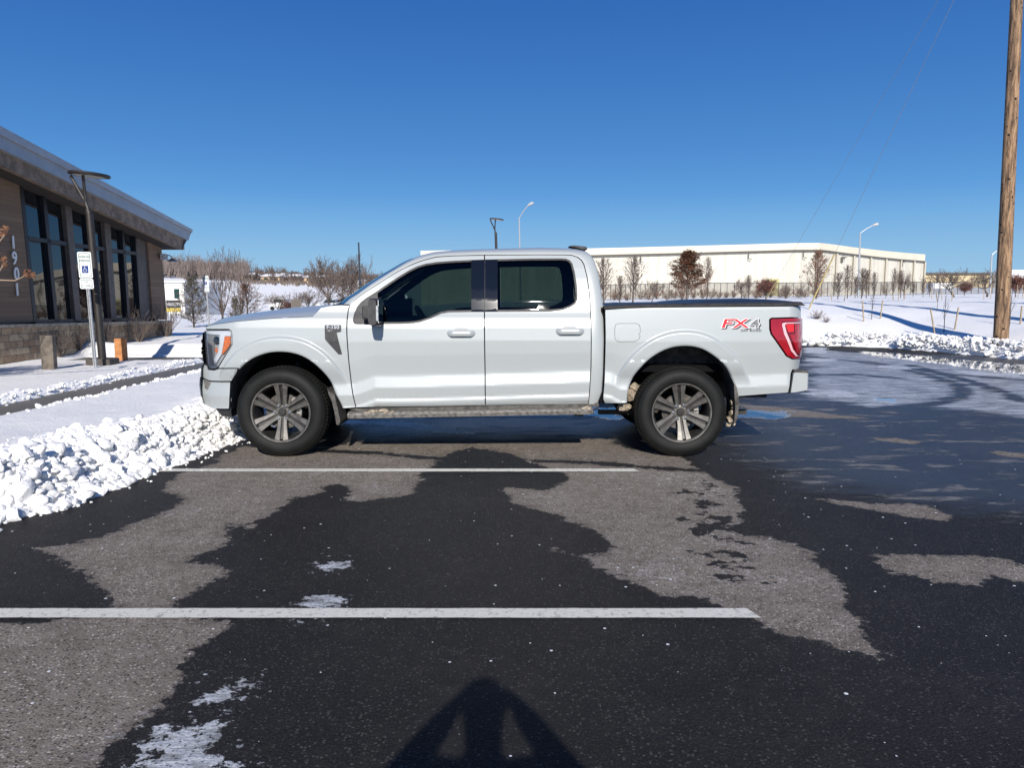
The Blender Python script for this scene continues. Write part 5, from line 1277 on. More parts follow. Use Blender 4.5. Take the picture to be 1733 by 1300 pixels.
WIRE = simple('guy_wire_steel', (.25, .25, .26), .5, metal=.5); YEL = simple('yellow_guy_guard', (.55, .43, .17), .6, var=.2)
def guy(u0, v0, Y0_, u1, v1, label):
    a = yp(u0, v0, Y0_); a.z = tz(a.x, a.y)-.05; top = Vector((bx, by, pz))+dirp*11.6
    g1 = yp(u1, v1, 0.0001) if False else None
    o = empty('guy_wire', a, label, 'guy wire', 'guy wires of the wooden pole'); mb = MB(); mb.tube([a, top], .006, 5); mb.build('wire', WIRE, o)
    d = (top-a).normalized(); mb = MB(); mb.tube([a+d*.1, a+d*2.4], .024, 8); mb.build('yellow_guard', YEL, o)
guy(1290, 508, 38, 0, 0, 'guy wire with yellow guard rising behind the truck bed'); guy(1368, 515, 27.5, 0, 0, 'guy wire with yellow guard rising from the snow right of the tailgate')
# tall street lights beyond
LG = simple('grey_aluminium_pole', (.36, .38, .40), .45, metal=.4)
def street_light(u, vt, ua, va, uh, vh, Y, vb, label):
    x = ux(u, Y); zb = tz(x, Y); o = empty('street_light', (x, Y, zb), label, 'street light', 'tall grey street lights'); t = yp(u, vt, Y); t.x = x-.02*(t.z-zb); a = yp(ua, va, Y); h_ = yp(uh, vh, Y); r_ = Y*.0011
    mb = MB(); mb.tube([(x, Y, zb-.3), t], [r_*1.15, r_*.8], 10); mb.build('pole', LG, o, smooth=True)
    mb = MB(); mb.tube([t-Vector((0, 0, .05)), t+(a-t)*.5+Vector((0, 0, (a.z-t.z)*.06)), a], r_*.55, 8); mb.build('arm', LG, o)
    mb = MB(); L_ = h_-a; mb.tube([a-L_*.1, a+L_*.2, a+L_*.8, a+L_], [r_*.6, r_*1.6, r_*1.8, r_*.8], 10); mb.build('lamp_head', simple('lamp_head', (.36, .37, .38), .4), o, smooth=True)
street_light(881.5, 368, 894, 347, 903, 342.5, 75, 505, 'tall grey street light rising behind the cab roof')
street_light(1452.5, 394, 1477, 381.5, 1487, 378.5, 72, 506, 'tall grey street light on the snow in front of the big warehouse')
street_light(1675, 431, 1688, 424, 1697, 421, 105, 503, 'smaller grey street light left of the wooden utility pole')
x = ux(611, 62); mb = MB(); mb.tube([(x, 62, tz(x, 62)-.2), (x-.1, 62, yp(611, 410, 62).z)], [.08, .06], 10); tag(mb.build('flag_pole', simple('dark_pole', (.02, .025, .035), .4), None, smooth=True), 'plain dark pole standing beyond the truck hood', 'pole')

# ------------------------------------------------------------------ warehouses
def ribbed(name, base, dark):
    m, nt, b = new_mat(name); P = geo_pos(nt); sx = nt.nodes.new('ShaderNodeSeparateXYZ'); nt.links.new(P, sx.inputs[0])
    q = mth(nt, 'FRACT', mth(nt, 'MULTIPLY', mth(nt, 'ADD', sx.outputs[0], mth(nt, 'MULTIPLY', sx.outputs[1], .8)), .55)); l = mth(nt, 'LESS_THAN', q, .09)
    n = noise(nt, geo_pos(nt, (1, 1, .08)), .9, 6, .7); c = mixc(nt, sstep(nt, n, .42, .78), base, dark); c = mixc(nt, mth(nt, 'MULTIPLY', l, .55), c, dark)
    nt.links.new(c, b.inputs['Base Color']); b.inputs['Roughness'].default_value = .75; return m
WALLC = ribbed('cream_ribbed_metal', (.58, .555, .48), (.42, .40, .34)); BANDC = simple('cream_parapet', (.62, .57, .46), .7, var=.04, vscale=.2); GUT = simple('dark_gutter', (.08, .075, .065), .7)
wh_pts = []
for u, vt, Y in ((712, 424.5, 116), (860, 422.3, 121), (1004, 420.3, 125.5), (1180, 416, 128), (1345, 411.4, 130), (1386, 411.2, 131), (1400, 412.5, 133), (1440, 418, 138), (1490, 424, 145), (1530, 427.8, 151), (1565, 430.5, 157)):
    p = yp(u, vt, Y); wh_pts.append((p.x, Y, p.z, tz(p.x, Y)-.5))
wo = empty('warehouse', (wh_pts[4][0], wh_pts[4][1], wh_pts[4][3]), 'long cream metal warehouse with parapet beyond the snowy row of bare trees', 'warehouse')
back = [(200, 330), (-30, 300)]
mb = MB(); bandh = [1.1*p[1]/128 for p in wh_pts]
rows = [[(x, y, z0) for x, y, z, z0 in wh_pts], [(x, y, z-b*.9) for (x, y, z, z0), b in zip(wh_pts, bandh)]]
mb.grid(rows); L_, Rr = wh_pts[0], wh_pts[-1]
for (a_, b_) in (((Rr[0], Rr[1]), (Rr[0]-5, 300)), ((Rr[0]-5, 300), (L_[0]-2, 300)), ((L_[0]-2, 300), (L_[0], L_[1]))): mb.add([(a_[0], a_[1], 0), (b_[0], b_[1], 0), (b_[0], b_[1], Rr[2] if a_[0] > 20 else L_[2]), (a_[0], a_[1], Rr[2] if a_[0] > 20 else L_[2])], [(0, 1, 2, 3)])
mb.build('wall', WALLC, wo)
mb = MB(); f = 1.0
for i in range(len(wh_pts)-1):
    (x, y, z, z0), (x2, y2, z2, _), b1, b2 = wh_pts[i], wh_pts[i+1], bandh[i], bandh[i+1]
    mb.add([(x, y-.25, z), (x2, y2-.25, z2), (x2, y2-.25, z2-b2), (x, y-.25, z-b1), (x, y+.8, z), (x2, y2+.8, z2)], [(0, 1, 2, 3), (0, 4, 5, 1)])
mb.build('parapet', BANDC, wo, fixn=False)
mb = MB()
for i in range(len(wh_pts)-1):
    (x, y, z, z0), (x2, y2, z2, _), b1, b2 = wh_pts[i], wh_pts[i+1], bandh[i], bandh[i+1]
    mb.add([(x, y-.4, z-b1), (x2, y2-.4, z2-b2), (x2, y2-.4, z2-b2-.27), (x, y-.4, z-b1-.27)], [(0, 1, 2, 3)])
mb.build('gutter', GUT, wo, fixn=False)
def wall_at(u):
    s = (u-866.5)/1300
    for a, b in zip(wh_pts, wh_pts[1:]):
        sa, sb = a[0]/a[1], b[0]/b[1]
        if sa <= s <= sb:
            t = (s-sa)/(sb-sa); return [a[k]+(b[k]-a[k])*t for k in range(4)]
    return list(wh_pts[-1])
for u in (1375, 1408, 1437, 1465, 1491, 1516, 1538, 1558):
    x, y, z, z0 = wall_at(u); mb = MB(); mb.box(x-.14, x+.14, y-.55, y-.2, z0, z-1.5); mb.build('pilaster', simple('grey_beige_trim', (.40, .37, .31), .7) if u == 1375 else bpy.data.materials['grey_beige_trim'], wo)
for u in (1080, 1260, 1352):
    x, y, z, z0 = wall_at(u); mb = MB(); mb.tube([(x, y-.5, z-1.4), (x, y-.5, z-2.4), (x+.5, y-.5, z-2.5)], .08, 6); mb.build('downpipe', GUT, wo)
for u, v in ((1426, 436), (1527, 443)):
    x, y, z, z0 = wall_at(u); p = yp(u, v, y-.8); mb = MB(); mb.box(p.x-.5, p.x+.6, y-1.2, y-.3, p.z, p.z+.15); mb.box(p.x-.6, p.x-.1, y-1.4, y-.9, p.z-.9, p.z); mb.build('wall_light', GUT, wo)
x0 = ux(1300, 127.5); x1 = ux(1317, 127.5); mb = MB(); zg = tz(x0, 127); mb.box(x0, x1, 127.2, 128.5, zg, yp(1308, 472, 127).z); tag(mb.build('roller_door_box', simple('yellow_green_panel', (.42, .40, .18), .6), None), 'yellow green cabinet against the warehouse wall behind the truck bed', 'cabinet')
# low building to the right
xa, xb = ux(1562, 235), ux(1698, 235); zt_ = yp(1620, 462, 235).z
lo = empty('low_warehouse', (xa, 235, tz(xa, 235)), 'low yellowish warehouse behind the bare trees at the right', 'warehouse')
mb = MB(); mb.box(xa, xb, 235, 260, 0, zt_-.6); mb.build('wall', simple('yellow_cream_wall', (.56, .46, .28), .8, var=.1, vscale=.1), lo)
mb = MB(); mb.box(xa-.5, xb+.5, 234.6, 260.4, zt_-.6, zt_+.1); mb.build('roof_edge', GUT, lo)
mb = MB()
for u in (1585, 1608): mb.box(ux(u, 234.8)-.2, ux(u, 234.8)+.2, 234.7, 235, 0, zt_-.6)
mb.build('wall_joint', GUT, lo)
mb = MB(); mb.box(ux(1566, 228), ux(1600, 228), 224, 228, 0, yp(1600, 479, 228).z); mb.build('snowy_dock_roof', SNOW, lo)

# ------------------------------------------------------------------ chain link fence
def mesh_mat():
    m, nt, b = new_mat('chain_link'); b.inputs['Base Color'].default_value = (.05, .05, .05, 1)
    t = nt.nodes.new('ShaderNodeBsdfTransparent'); mx = nt.nodes.new('ShaderNodeMixShader'); mx.inputs[0].default_value = .42
    nt.links.new(t.outputs[0], mx.inputs[1]); nt.links.new(b.outputs[0], mx.inputs[2]); nt.links.new(mx.outputs[0], nt.nodes['Material Output'].inputs[0]); return m
CHL = mesh_mat(); FPM = simple('dark_fence_post', (.04, .042, .045), .6)
fpts = [(u, Y) for u, Y in ((1000, 96), (1100, 98), (1230, 100), (1380, 103), (1500, 112), (1620, 118), (1760, 122), (1900, 125))]
fo = empty('chain_link_fence', (ux(1380, 103), 103, tz(ux(1380, 103), 103)), 'long dark chain link fence between the bare trees and the warehouse', 'fence')
mb = MB(); mp_ = MB(); rows = [[], []]; rail = []
for i in range(len(fpts)-1):
    for k in range(12):
        t = k/12; u = fpts[i][0]*(1-t)+fpts[i+1][0]*t; Y = fpts[i][1]*(1-t)+fpts[i+1][1]*t; x = ux(u, Y); z = tz(x, Y); rows[0].append((x, Y, z)); rows[1].append((x, Y, z+1.9)); rail.append((x, Y, z+1.9))
mb.grid(rows); mb.build('wire_mesh', CHL, fo, fixn=False)
mb = MB(); mb.tube(rail, .04, 5); mb.build('top_rail', FPM, fo)
for p in rows[0][::1]:
    mb = MB(); mb.tube([(p[0], p[1], p[2]-.2), (p[0], p[1], p[2]+1.95)], .045, 5); mb.build('post', FPM, fo)

# ------------------------------------------------------------------ trees
BARK = simple('grey_brown_bark', (.085, .066, .055), .9, var=.35, vscale=5); TWIG = simple('twig_bark', (.13, .10, .085), .9, var=.3, vscale=3)
BARKD = simple('dark_bark', (.045, .035, .03), .9, var=.3, vscale=5)
LEAFB = simple('dead_oak_leaves', (.18, .085, .045), .8, var=.55, vscale=2.5); LEAFR = simple('reddish_dead_leaves', (.14, .05, .035), .8, var=.5, vscale=2.5); CONI = simple('olive_needles', (.085, .072, .04), .9, var=.5, vscale=3)
STK = simple('pale_wooden_stake', (.34, .27, .18), .8, var=.25, vscale=12)
TREE_MESH = {}
def gen_tree(key, H, style, seed, leaves=0, tw=.012, leafmat=None, leafsize=.12, wisp=False):
    rn = random.Random(seed); tb = MB(); cb = MB(); lb = MB(); tips = []
    def limb(p, d, L, r0, lev, mbx):
        n = 4 if lev == 0 else 3; pts = [p]; q = p; dd = d.copy(); cur = []
        seg = 5 if lev == 0 else 3
        for k in range(seg):
            wob = {'spread': .22, 'pyr': .10, 'gnarl': .35}.get(style, .15)
            dd = (dd+Vector((rn.gauss(0, wob), rn.gauss(0, wob), rn.gauss(0, wob*.5)+(.10 if lev else 0)))).normalized(); q = q+dd*L/seg; pts.append(q)
        rad = [max(tw*.6, r0*(1-.75*k/seg)) for k in range(seg+1)]; mbx.tube(pts, rad, 6 if lev == 0 and r0 > .05 else 3, caps=False); return pts, dd
    T = Vector((0, 0, 0))
    if style in ('pyr', 'oak', 'con', 'sap'):
        pts = [Vector((rn.gauss(0, .01)*H*k/8*.5, rn.gauss(0, .01)*H*k/8*.5, H*k/8)) for k in range(9)]; tb.tube(pts, [H*.014*(1-.88*k/8)+tw*.5 for k in range(9)], 7, caps=False)
        nb = {'pyr': 50, 'oak': 44, 'con': 60, 'sap': 13}[style]
        for i in range(nb):
            t = (.16 if style != 'con' else .06)+.82*(i+rn.random())/nb; z = t*H; a = i*2.4+rn.random(); k = min(7, int(t*8)); f = t*8-k; base = pts[k]*(1-f)+pts[k+1]*f
            if style == 'sap': t = .3+.68*(i+rn.random())/nb; z = t*H; k = min(7, int(t*8)); f = t*8-k; base = pts[k]*(1-f)+pts[k+1]*f
            if style in ('pyr', 'sap'): el_ = R(58); L = H*.30*math.sin(math.pi*(t*.75+.22))*rn.uniform(.7, 1.15)
            elif style == 'oak': el_ = R(28+30*t); L = H*.38*(1-t)**.8*rn.uniform(.6, 1.15)+.05*H
            else: el_ = R(12+30*t); L = H*.30*(1-t)**.8*rn.uniform(.7, 1.1)+.03*H
            d = Vector((math.cos(a)*math.cos(el_), math.sin(a)*math.cos(el_), math.sin(el_)))
            p2, dd = limb(base, d, L, H*.0045*(1-t)+tw, 1, cb)
            for j in range({'con': 5, 'sap': 2}.get(style, 7)):
                q = p2[1+j % 3]*(rn.random())+p2[min(3, 1+(j+1) % 3)]*0 if False else p2[1+j % 3]
                d2 = (d+Vector((rn.gauss(0, .5), rn.gauss(0, .5), rn.gauss(.25, .35)))).normalized(); p3, _ = limb(q, d2, L*rn.uniform(.22, .5), tw, 2, cb); tips += p3[1:]
                for jj in range(2 if style != 'sap' else 0):
                    d3 = (d2+Vector((rn.gauss(0, .5), rn.gauss(0, .5), rn.gauss(.15, .35)))).normalized(); p4, _ = limb(p3[1+jj], d3, L*rn.uniform(.1, .25), tw*.75, 3, cb); tips += p4[2:]
    elif style == 'shrub':
        for i in range(26):
            a = rn.uniform(0, 6.28); el_ = R(rn.uniform(35, 85)); d = Vector((math.cos(a)*math.cos(el_), math.sin(a)*math.cos(el_), math.sin(el_))); p2, dd = limb(Vector((0, 0, 0)), d, H*rn.uniform(.6, 1), tw*1.6, 1, cb)
            for j in range(6): p3, _ = limb(p2[1+j % 3], (d+Vector((rn.gauss(0, .5), rn.gauss(0, .5), .2))).normalized(), H*rn.uniform(.2, .45), tw, 2, cb); tips += p3[1:]
        tb.tube([(0, 0, -.05), (0, 0, H*.15)], tw*3, 5)
    else:
        hh = H*(.28 if style == 'spread' else .18)
        p0, _ = limb(Vector((0, 0, 0)), Vector((0, 0, 1)), hh, H*.026, 0, tb)
        def rec(p, d, L, r, lev):
            mbx = tb if lev == 0 else cb; p2, dd = limb(p, d, L, r, lev+(0 if lev < 2 else 1), mbx)
            if lev >= 4: tips.extend(p2[1:]); return
            for i in range({0: 4, 1: 4, 2: 4, 3: 3}[lev] - (1 if wisp else 0)):
                sp = {'spread': .55, 'up': .34, 'gnarl': .6}[style]; q = p2[-1] if i < 2 else p2[1+i % 2]
                rec(q, (dd+Vector((rn.gauss(0, sp), rn.gauss(0, sp), rn.gauss(.12, sp*.6)))).normalized(), L*rn.uniform(.55, .85), max(tw*.8, r*.55), lev+1)
        for i in range(5 if style != 'up' else 6):
            a = i*1.3+rn.random(); el_ = R(rn.uniform(38, 65) if style == 'spread' else rn.uniform(60, 84)); rec(p0[-1 if i < 3 else -2], Vector((math.cos(a)*math.cos(el_), math.sin(a)*math.cos(el_), math.sin(el_))), H*(.24 if style == 'spread' else .28), H*.012, 0)
    if leaves:
        sel = [rn.choice(tips) for _ in range(leaves)]
        for p in sel:
            for _ in range(3):
                c = p+Vector((rn.gauss(0, leafsize), rn.gauss(0, leafsize), rn.gauss(0, leafsize))); a = Vector((rn.gauss(0, 1), rn.gauss(0, 1), rn.gauss(0, 1))).normalized(); b = a.orthogonal().normalized(); s = leafsize*rn.uniform(.4, 1.0); s2 = s*rn.uniform(.3, .6)
                lb.add([c-a*s, c+b*s2, c+a*s, c-b*s2], [(0, 1, 2, 3)])
    TREE_MESH[key] = (tb, cb, lb, leafmat, H)
def place_tree(key, u, vt, vb, Y, label, grp, bark=BARK, twig=TWIG, wx=1.0, seed=0, cat='tree', name='bare_tree'):
    if name != 'sapling': wx *= {'pyrA': 1.45, 'pyrB': 1.5, 'pyrC': 1.5, 'oak': 1.5, 'oakR': 1.4, 'upA': 1.5, 'upB': 1.6, 'spr': 1.25, 'con': 1.3}.get(key, 1.15)
    x = ux(u, Y); z = tz(x, Y)-.05; H = yp(u, vt, Y).z-z; k = TREE_MESH[key]; s = H/k[4]
    o = bpy.data.objects.new(name, None); COL.objects.link(o); o.location = (x, Y, z); tag(o, label, cat, grp)
    first = not isinstance(k, list)
    if 'obj_'+key not in TREE_MESH:
        parts = []
        for nm, mbx, mt in (('trunk', k[0], bark), ('branches', k[1], twig), ('leaves', k[2], k[3])):
            if mbx.v: q = mbx.build(nm, mt, None, fixn=False); parts.append((nm, q.data, mt)); bpy.data.objects.remove(q)
        TREE_MESH['obj_'+key] = parts
    for nm, me, mt in TREE_MESH['obj_'+key]:
        c = bpy.data.objects.new(nm, me); COL.objects.link(c); c.parent = o; c.rotation_euler = (0, R(-1.5), seed*1.7); c.scale = (s*wx, s*wx, s)
    return o
gen_tree('pyrA', 7, 'pyr', 1, tw=.024); gen_tree('pyrB', 6, 'pyr', 2, tw=.022); gen_tree('pyrC', 6, 'pyr', 12, tw=.019)
gen_tree('spr', 6, 'spread', 3, tw=.019); gen_tree('upA', 9, 'up', 4, tw=.032); gen_tree('upB', 9, 'up', 14, tw=.028)
gen_tree('wsp', 9, 'up', 44, tw=.024, wisp=True); gen_tree('wspB', 9, 'up', 45, tw=.022, wisp=True)
gen_tree('oak', 7, 'oak', 5, leaves=2600, tw=.018, leafmat=LEAFB, leafsize=.17); gen_tree('oakR', 7, 'oak', 15, leaves=620, tw=.016, leafmat=LEAFB, leafsize=.13)
gen_tree('con', 6, 'con', 6, leaves=1100, tw=.017, leafmat=CONI, leafsize=.10); gen_tree('red', 4, 'gnarl', 7, leaves=1100, tw=.015, leafmat=LEAFR, leafsize=.13)
gen_tree('shr', 1, 'shrub', 8, tw=.007); gen_tree('shrB', 1.5, 'shrub', 9, leaves=300, tw=.009, leafmat=LEAFB, leafsize=.06); gen_tree('sap', 2.2, 'sap', 10, tw=.010); gen_tree('gn', 6, 'gnarl', 11, tw=.015)
row = 'trees planted in front of the warehouse'
T = [('pyrA',1022,437,505,66,'tall narrow bare tree right behind the cab rear corner',.9),('pyrB',1049,467,505,70,'small bare tree second from the cab, behind the truck bed',.8),('pyrA',1071,433,505,64,'tall narrow bare tree above the fuel door',.85),
 ('spr',1103,460,505,68,'short spreading bare tree between the narrow tree and the brown leaved oak',.7),('pyrC',1137,490,505,78,'very small bare tree just left of the brown leaved oak',.7),('pyrC',1196,436,505,74,'slim wispy bare tree right of the brown leaved oak',.5),
 ('spr',1254,459,505,72,'bare tree left of the yellow green cabinet',.75),('pyrB',1267,466,505,66,'narrow bare tree beside the reddish shrub behind the bed',.6),('gn',1329,472,505,70,'low bare tree with drooping branches right of the guy wire',.9),('gn',1355,474,505,76,'low pale bare tree above the tail light',.9),
 ('pyrB',1418,462,515,48,'bare tree first right of the red leaved tree',.85),('pyrA',1434,449,506,58,'taller bare tree left of the grey street light',.7),('pyrB',1447,468,505,66,'bare tree partly behind the grey street light pole',.7),('pyrC',1458,455,505,62,'dense bare tree just right of the grey street light pole',.9),('pyrB',1466,457,505,74,'bare tree second right of the grey street light',.7),
 ('pyrA',1479,461,506,58,'bare tree over the staked sapling',.6),('gn',1498,470,506,64,'leaning twisted bare tree before the warehouse right part',.6),('pyrC',1511,455,513,50,'slim bare tree beside two thin stakes',.45),('pyrB',1524,458,513,54,'slim bare tree in the middle of the three before the warehouse end',.6),('spr',1531,444,512,50,'bare tree with wide raised branches near the warehouse end',.55),
 ('pyrC',1545,478,505,90,'small bare tree before the fence at the warehouse end',.8),('pyrB',1562,472,505,82,'bare tree at the right end of the big warehouse',.6),('pyrC',1573,476,505,88,'thin bare tree just right of the warehouse end',.6),
 ('spr',1614,439,505,84,'broad spreading bare tree before the low yellowish warehouse',1.15),('spr',1670,441,506,78,'spreading bare tree left of the wooden utility pole',1.0)]
for i, (k, u, vt, vb, Y, lab, wx) in enumerate(T): place_tree(k, u, vt, vb, Y, lab, row, wx=wx, seed=i)
place_tree('oak', 1162, 430, 505, 66, 'pyramid shaped oak with dense brown dead leaves behind the truck bed', row, wx=1.05, seed=2, name='oak_tree')
place_tree('oakR', 1381, 428, 508, 56, 'oak with sparse reddish brown leaves low in its crown, left of the grey street light', row, wx=.8, seed=1, name='oak_tree')
place_tree('red', 1296, 466, 505, 68, 'low reddish leaved shrub tree beside the guy wire', row, wx=1.0, seed=3, name='red_leaved_tree')
place_tree('red', 1632, 474, 503, 95, 'round red leaved tree beside the red car', row, wx=1.1, seed=4, name='red_leaved_tree')
place_tree('red', 1718, 458, 503, 70, 'large reddish brown leaved tree right of the wooden utility pole', row, wx=1.0, seed=5, name='red_leaved_tree')
lg = 'trees beyond the truck hood'
place_tree('con', 326, 462, 546, 36, 'olive evergreen tree left of the distant parking sign', lg, wx=.9, seed=1, name='evergreen_tree')
place_tree('wsp', 372, 412, 545, 38, 'tall bare tree with long upright branches right of the distant sign', lg, seed=2, wx=.9)
place_tree('wspB', 403, 440, 530, 46, 'bare tree right of the tallest one above the headlight', lg, seed=3, wx=.8)
place_tree('con', 397, 500, 530, 34, 'small dark conifer just above the hood edge', lg, wx=.7, seed=3, name='evergreen_tree')
place_tree('oakR', 418, 482, 525, 42, 'small oak with a few brown leaves above the front of the hood', lg, wx=1.2, seed=4, name='oak_tree')
place_tree('spr', 478, 482, 520, 70, 'small rounded bare tree behind the hood beside the white van', lg, seed=5)
place_tree('red', 487, 505, 520, 62, 'low reddish leaved bush left of the slatted enclosure', lg, wx=.6, seed=6, name='red_leaved_tree')
place_tree('spr', 527, 474, 519, 66, 'spreading bare tree above the middle of the hood', lg, seed=6, wx=1.2)
place_tree('upB', 556, 432, 500, 120, 'broad pale grey bare tree on the skyline', lg, seed=7, wx=.8); place_tree('upA', 594, 424, 500, 110, 'tallest dense bare tree on the skyline left of the plain pole', lg, seed=8, wx=.65)
place_tree('upA', 631, 449, 490, 120, 'pale bare tree on the skyline just above the windshield', lg, seed=9, wx=.7); place_tree('pyrA', 580, 470, 505, 95, 'dark bare bush below the tallest skyline tree', lg, seed=10, wx=1.3)
place_tree('pyrB', 612, 478, 500, 100, 'reddish bare bush at the foot of the plain dark pole', lg, seed=11, wx=1.3)
# saplings tied between stakes on the slope
def sapling(u, vt, vb, st, label, wx=.8):
    a = None
    for Y in np.arange(20.2, 40, .1):
        p = yp(u, vb, Y)
        if tz(p.x, p.y) >= p.z: a = p; break
    if a is None: a = yp(u, vb, 27)
    Y = a.y; x = a.x; z = tz(x, Y)-.03
    k = TREE_MESH['sap']; o = place_tree('sap', u, vt, vb, Y, label, 'staked saplings on the snow slope', wx=wx, seed=u, name='sapling', bark=BARKD, twig=BARKD)
    for (ub, vb_, ut, vt_) in st:
        q = yp(ub, vb_, Y-.1); t = yp(ut, vt_, Y-.1); q.z = tz(q.x, q.y)-.1; mb = MB(); mb.box(-.015, .015, -.015, .015, 0, 1); L_ = (t-q).length
        M_ = Matrix.Translation(q) @ (t-q).to_track_quat('Z', 'Y').to_matrix().to_4x4() @ Matrix.Diagonal((1, 1, L_, 1)); mb.v = [tuple(M_ @ Vector(v)) for v in mb.v]
        s_ = mb.build('stake', STK, None); tag(s_, 'pale wooden stake beside the %s' % label.replace('young ', ''), 'stake', 'stakes beside the saplings')
sapling(1477, 495, 541, [(1462.5, 542, 1459.5, 508), (1489.5, 539, 1494, 508)], 'young sapling right below the street light')
sapling(1601, 500, 562, [(1584, 563, 1575, 523), (1614.5, 562, 1622.5, 520)], 'young sapling left of the big wooden pole', .7)
sapling(1587, 478, 527, [], 'thin young sapling above the middle of the slope', .5)
sapling(1712, 498, 552, [(1726.5, 550, 1729.5, 518)], 'young sapling right of the big wooden pole')
thin = [(1512, 515, 1511, 493), (1520, 515, 1521, 492), (1529, 514, 1533, 488), (1586, 528, 1584, 492), (1609, 525, 1614, 490), (1577, 504, 1577, 485), (1594, 511, 1593, 487), (1665, 509, 1665, 488), (1676, 509, 1679, 480), (1706, 512, 1711, 490), (1723, 508, 1722, 482), (1730, 508, 1731, 482), (1428, 518, 1432, 487), (1408, 515, 1406, 497)]
for i, (ub, vb_, ut, vt_) in enumerate(thin):
    Y = 30+ (530-vb_)*.5; q = yp(ub, vb_, Y); q.z = tz(q.x, q.y)-.05; t = yp(ut, vt_, Y); mb = MB(); mb.tube([q, t], .02, 4)
    tag(mb.build('stake', STK, None), 'thin pale stake standing alone on the snow field before the far trees', 'stake', 'lone stakes on the snow field')
# shrubs
def shrub(key, u, v, h, label, Y=None, sx=1.0, bark=TWIG):
    if Y is None:
        for Y in np.arange(18, 40, .1):
            p = yp(u, v, Y)
            if tz(p.x, p.y) >= p.z: break
    x = ux(u, Y); p = yp(u, v, Y); z = tz(x, Y) if x > -2.6 or Y > 27 else zat(x, Y); k = TREE_MESH[key]; s = h/k[4]
    o = bpy.data.objects.new('bare_shrub', None); COL.objects.link(o); o.location = (p.x, Y, z-.03); tag(o, label, 'shrub', 'bare shrubs')
    if 'obj_'+key not in TREE_MESH:
        parts = []
        for nm, mbx, mt in (('trunk', k[0], BARK), ('branches', k[1], TWIG), ('leaves', k[2], k[3])):
            if mbx.v: q = mbx.build(nm, mt, None, fixn=False); parts.append((nm, q.data, mt)); bpy.data.objects.remove(q)
        TREE_MESH['obj_'+key] = parts
    for nm, me, mt in TREE_MESH['obj_'+key]:
        if nm == 'trunk': continue
        c = bpy.data.objects.new(nm, me); COL.objects.link(c); c.parent = o; c.rotation_euler = (0, 0, u); c.scale = (s*sx, s*sx, s)
shrub('shrB', 1383, 541, .28, 'low brown shrub poking from the snow right of the tail light', sx=1.3); shrub('shrB', 1398, 546, .2, 'smallest brown tuft just right of the low brown shrub in the snow', sx=1.2)
for u, Y, h, lab in ((102, 17.2, .65, 'bare shrub against the stone plinth beside the grey short post'), (135, 18.2, .6, 'bare shrub against the plinth just left of the parking sign'), (183, 19.3, .55, 'small bare shrub between lamp post and orange post'), (236, 20.6, .8, 'reddish bare shrub against the plinth right of the orange post'), (283, 22.4, .9, 'bare shrub at the stone corner of the office building')):
    shrub('shr', u, 590, h, lab, Y=Y)
rn = random.Random(4)
for i in range(26):
    u = 1005+i*15+rn.uniform(-5, 5); Y = 88+rn.uniform(-6, 6)
    shrub('shrB', u, 505, rn.uniform(.7, 1.3), 'low dark bush in the row along the fence behind the truck bed', Y=Y, sx=1.4)
# leafy twigs reaching in at the left edge
gen_tree('twig', 2.6, 'up', 33, leaves=60, tw=.008, leafmat=LEAFB, leafsize=.035)
o = bpy.data.objects.new('young_tree', None); COL.objects.link(o); o.location = (-9.3, 11.0, .2); tag(o, 'young tree with dry brown leaves whose twigs reach in at the left edge', 'tree')
k = TREE_MESH['twig']; LB2 = simple('pale_bark', (.33, .24, .16), .8)
for nm, mbx, mt in (('trunk', k[0], LB2), ('branches', k[1], LB2), ('leaves', k[2], LEAFB)):
    mbx.v = [(v[0]-9.3, v[1]+11, v[2]+.2) for v in mbx.v]; mbx.build(nm, mt, o, fixn=False)
mb = MB(); lf = MB(); rn = random.Random(7)
for (pts_, cl_) in (([(-230, 520), (-80, 450), (0, 408), (6, 400), (14, 390)], [(4, 394, 10), (10, 386, 6)]), ([(-230, 530), (-80, 500), (0, 458), (6, 448), (12, 442)], [(5, 440, 7), (8, 450, 5)]), ([(-230, 560), (-80, 500), (0, 474), (25, 475), (40, 468), (54, 462)], [(48, 464, 9), (56, 466, 5)])):
    mb.tube([yp(u, v, 11+.4*i*.2) for i, (u, v) in enumerate(pts_)], [.016, .013, .010, .008, .006, .004][:len(pts_)], 6)
    for u, v, rr in cl_:
        lf = MB()
        for _ in range(int(rr*7)):
            a = rn.uniform(0, 6.28); q = rr*math.sqrt(rn.random()); c = yp(u+q*math.cos(a), v+q*math.sin(a)*.8, 11.3+rn.uniform(-.1, .1)); a_ = Vector((rn.gauss(0, 1), rn.gauss(0, 1), rn.gauss(0, 1))).normalized(); b_ = a_.orthogonal().normalized(); s_ = rn.uniform(.012, .028)
            lf.add([c-a_*s_, c+b_*s_*.5, c+a_*s_, c-b_*s_*.5], [(0, 1, 2, 3)])
        lf.build('leaf_cluster', LEAFB, o, fixn=False)
mb.build('leafy_branch', LB2, o, smooth=True)

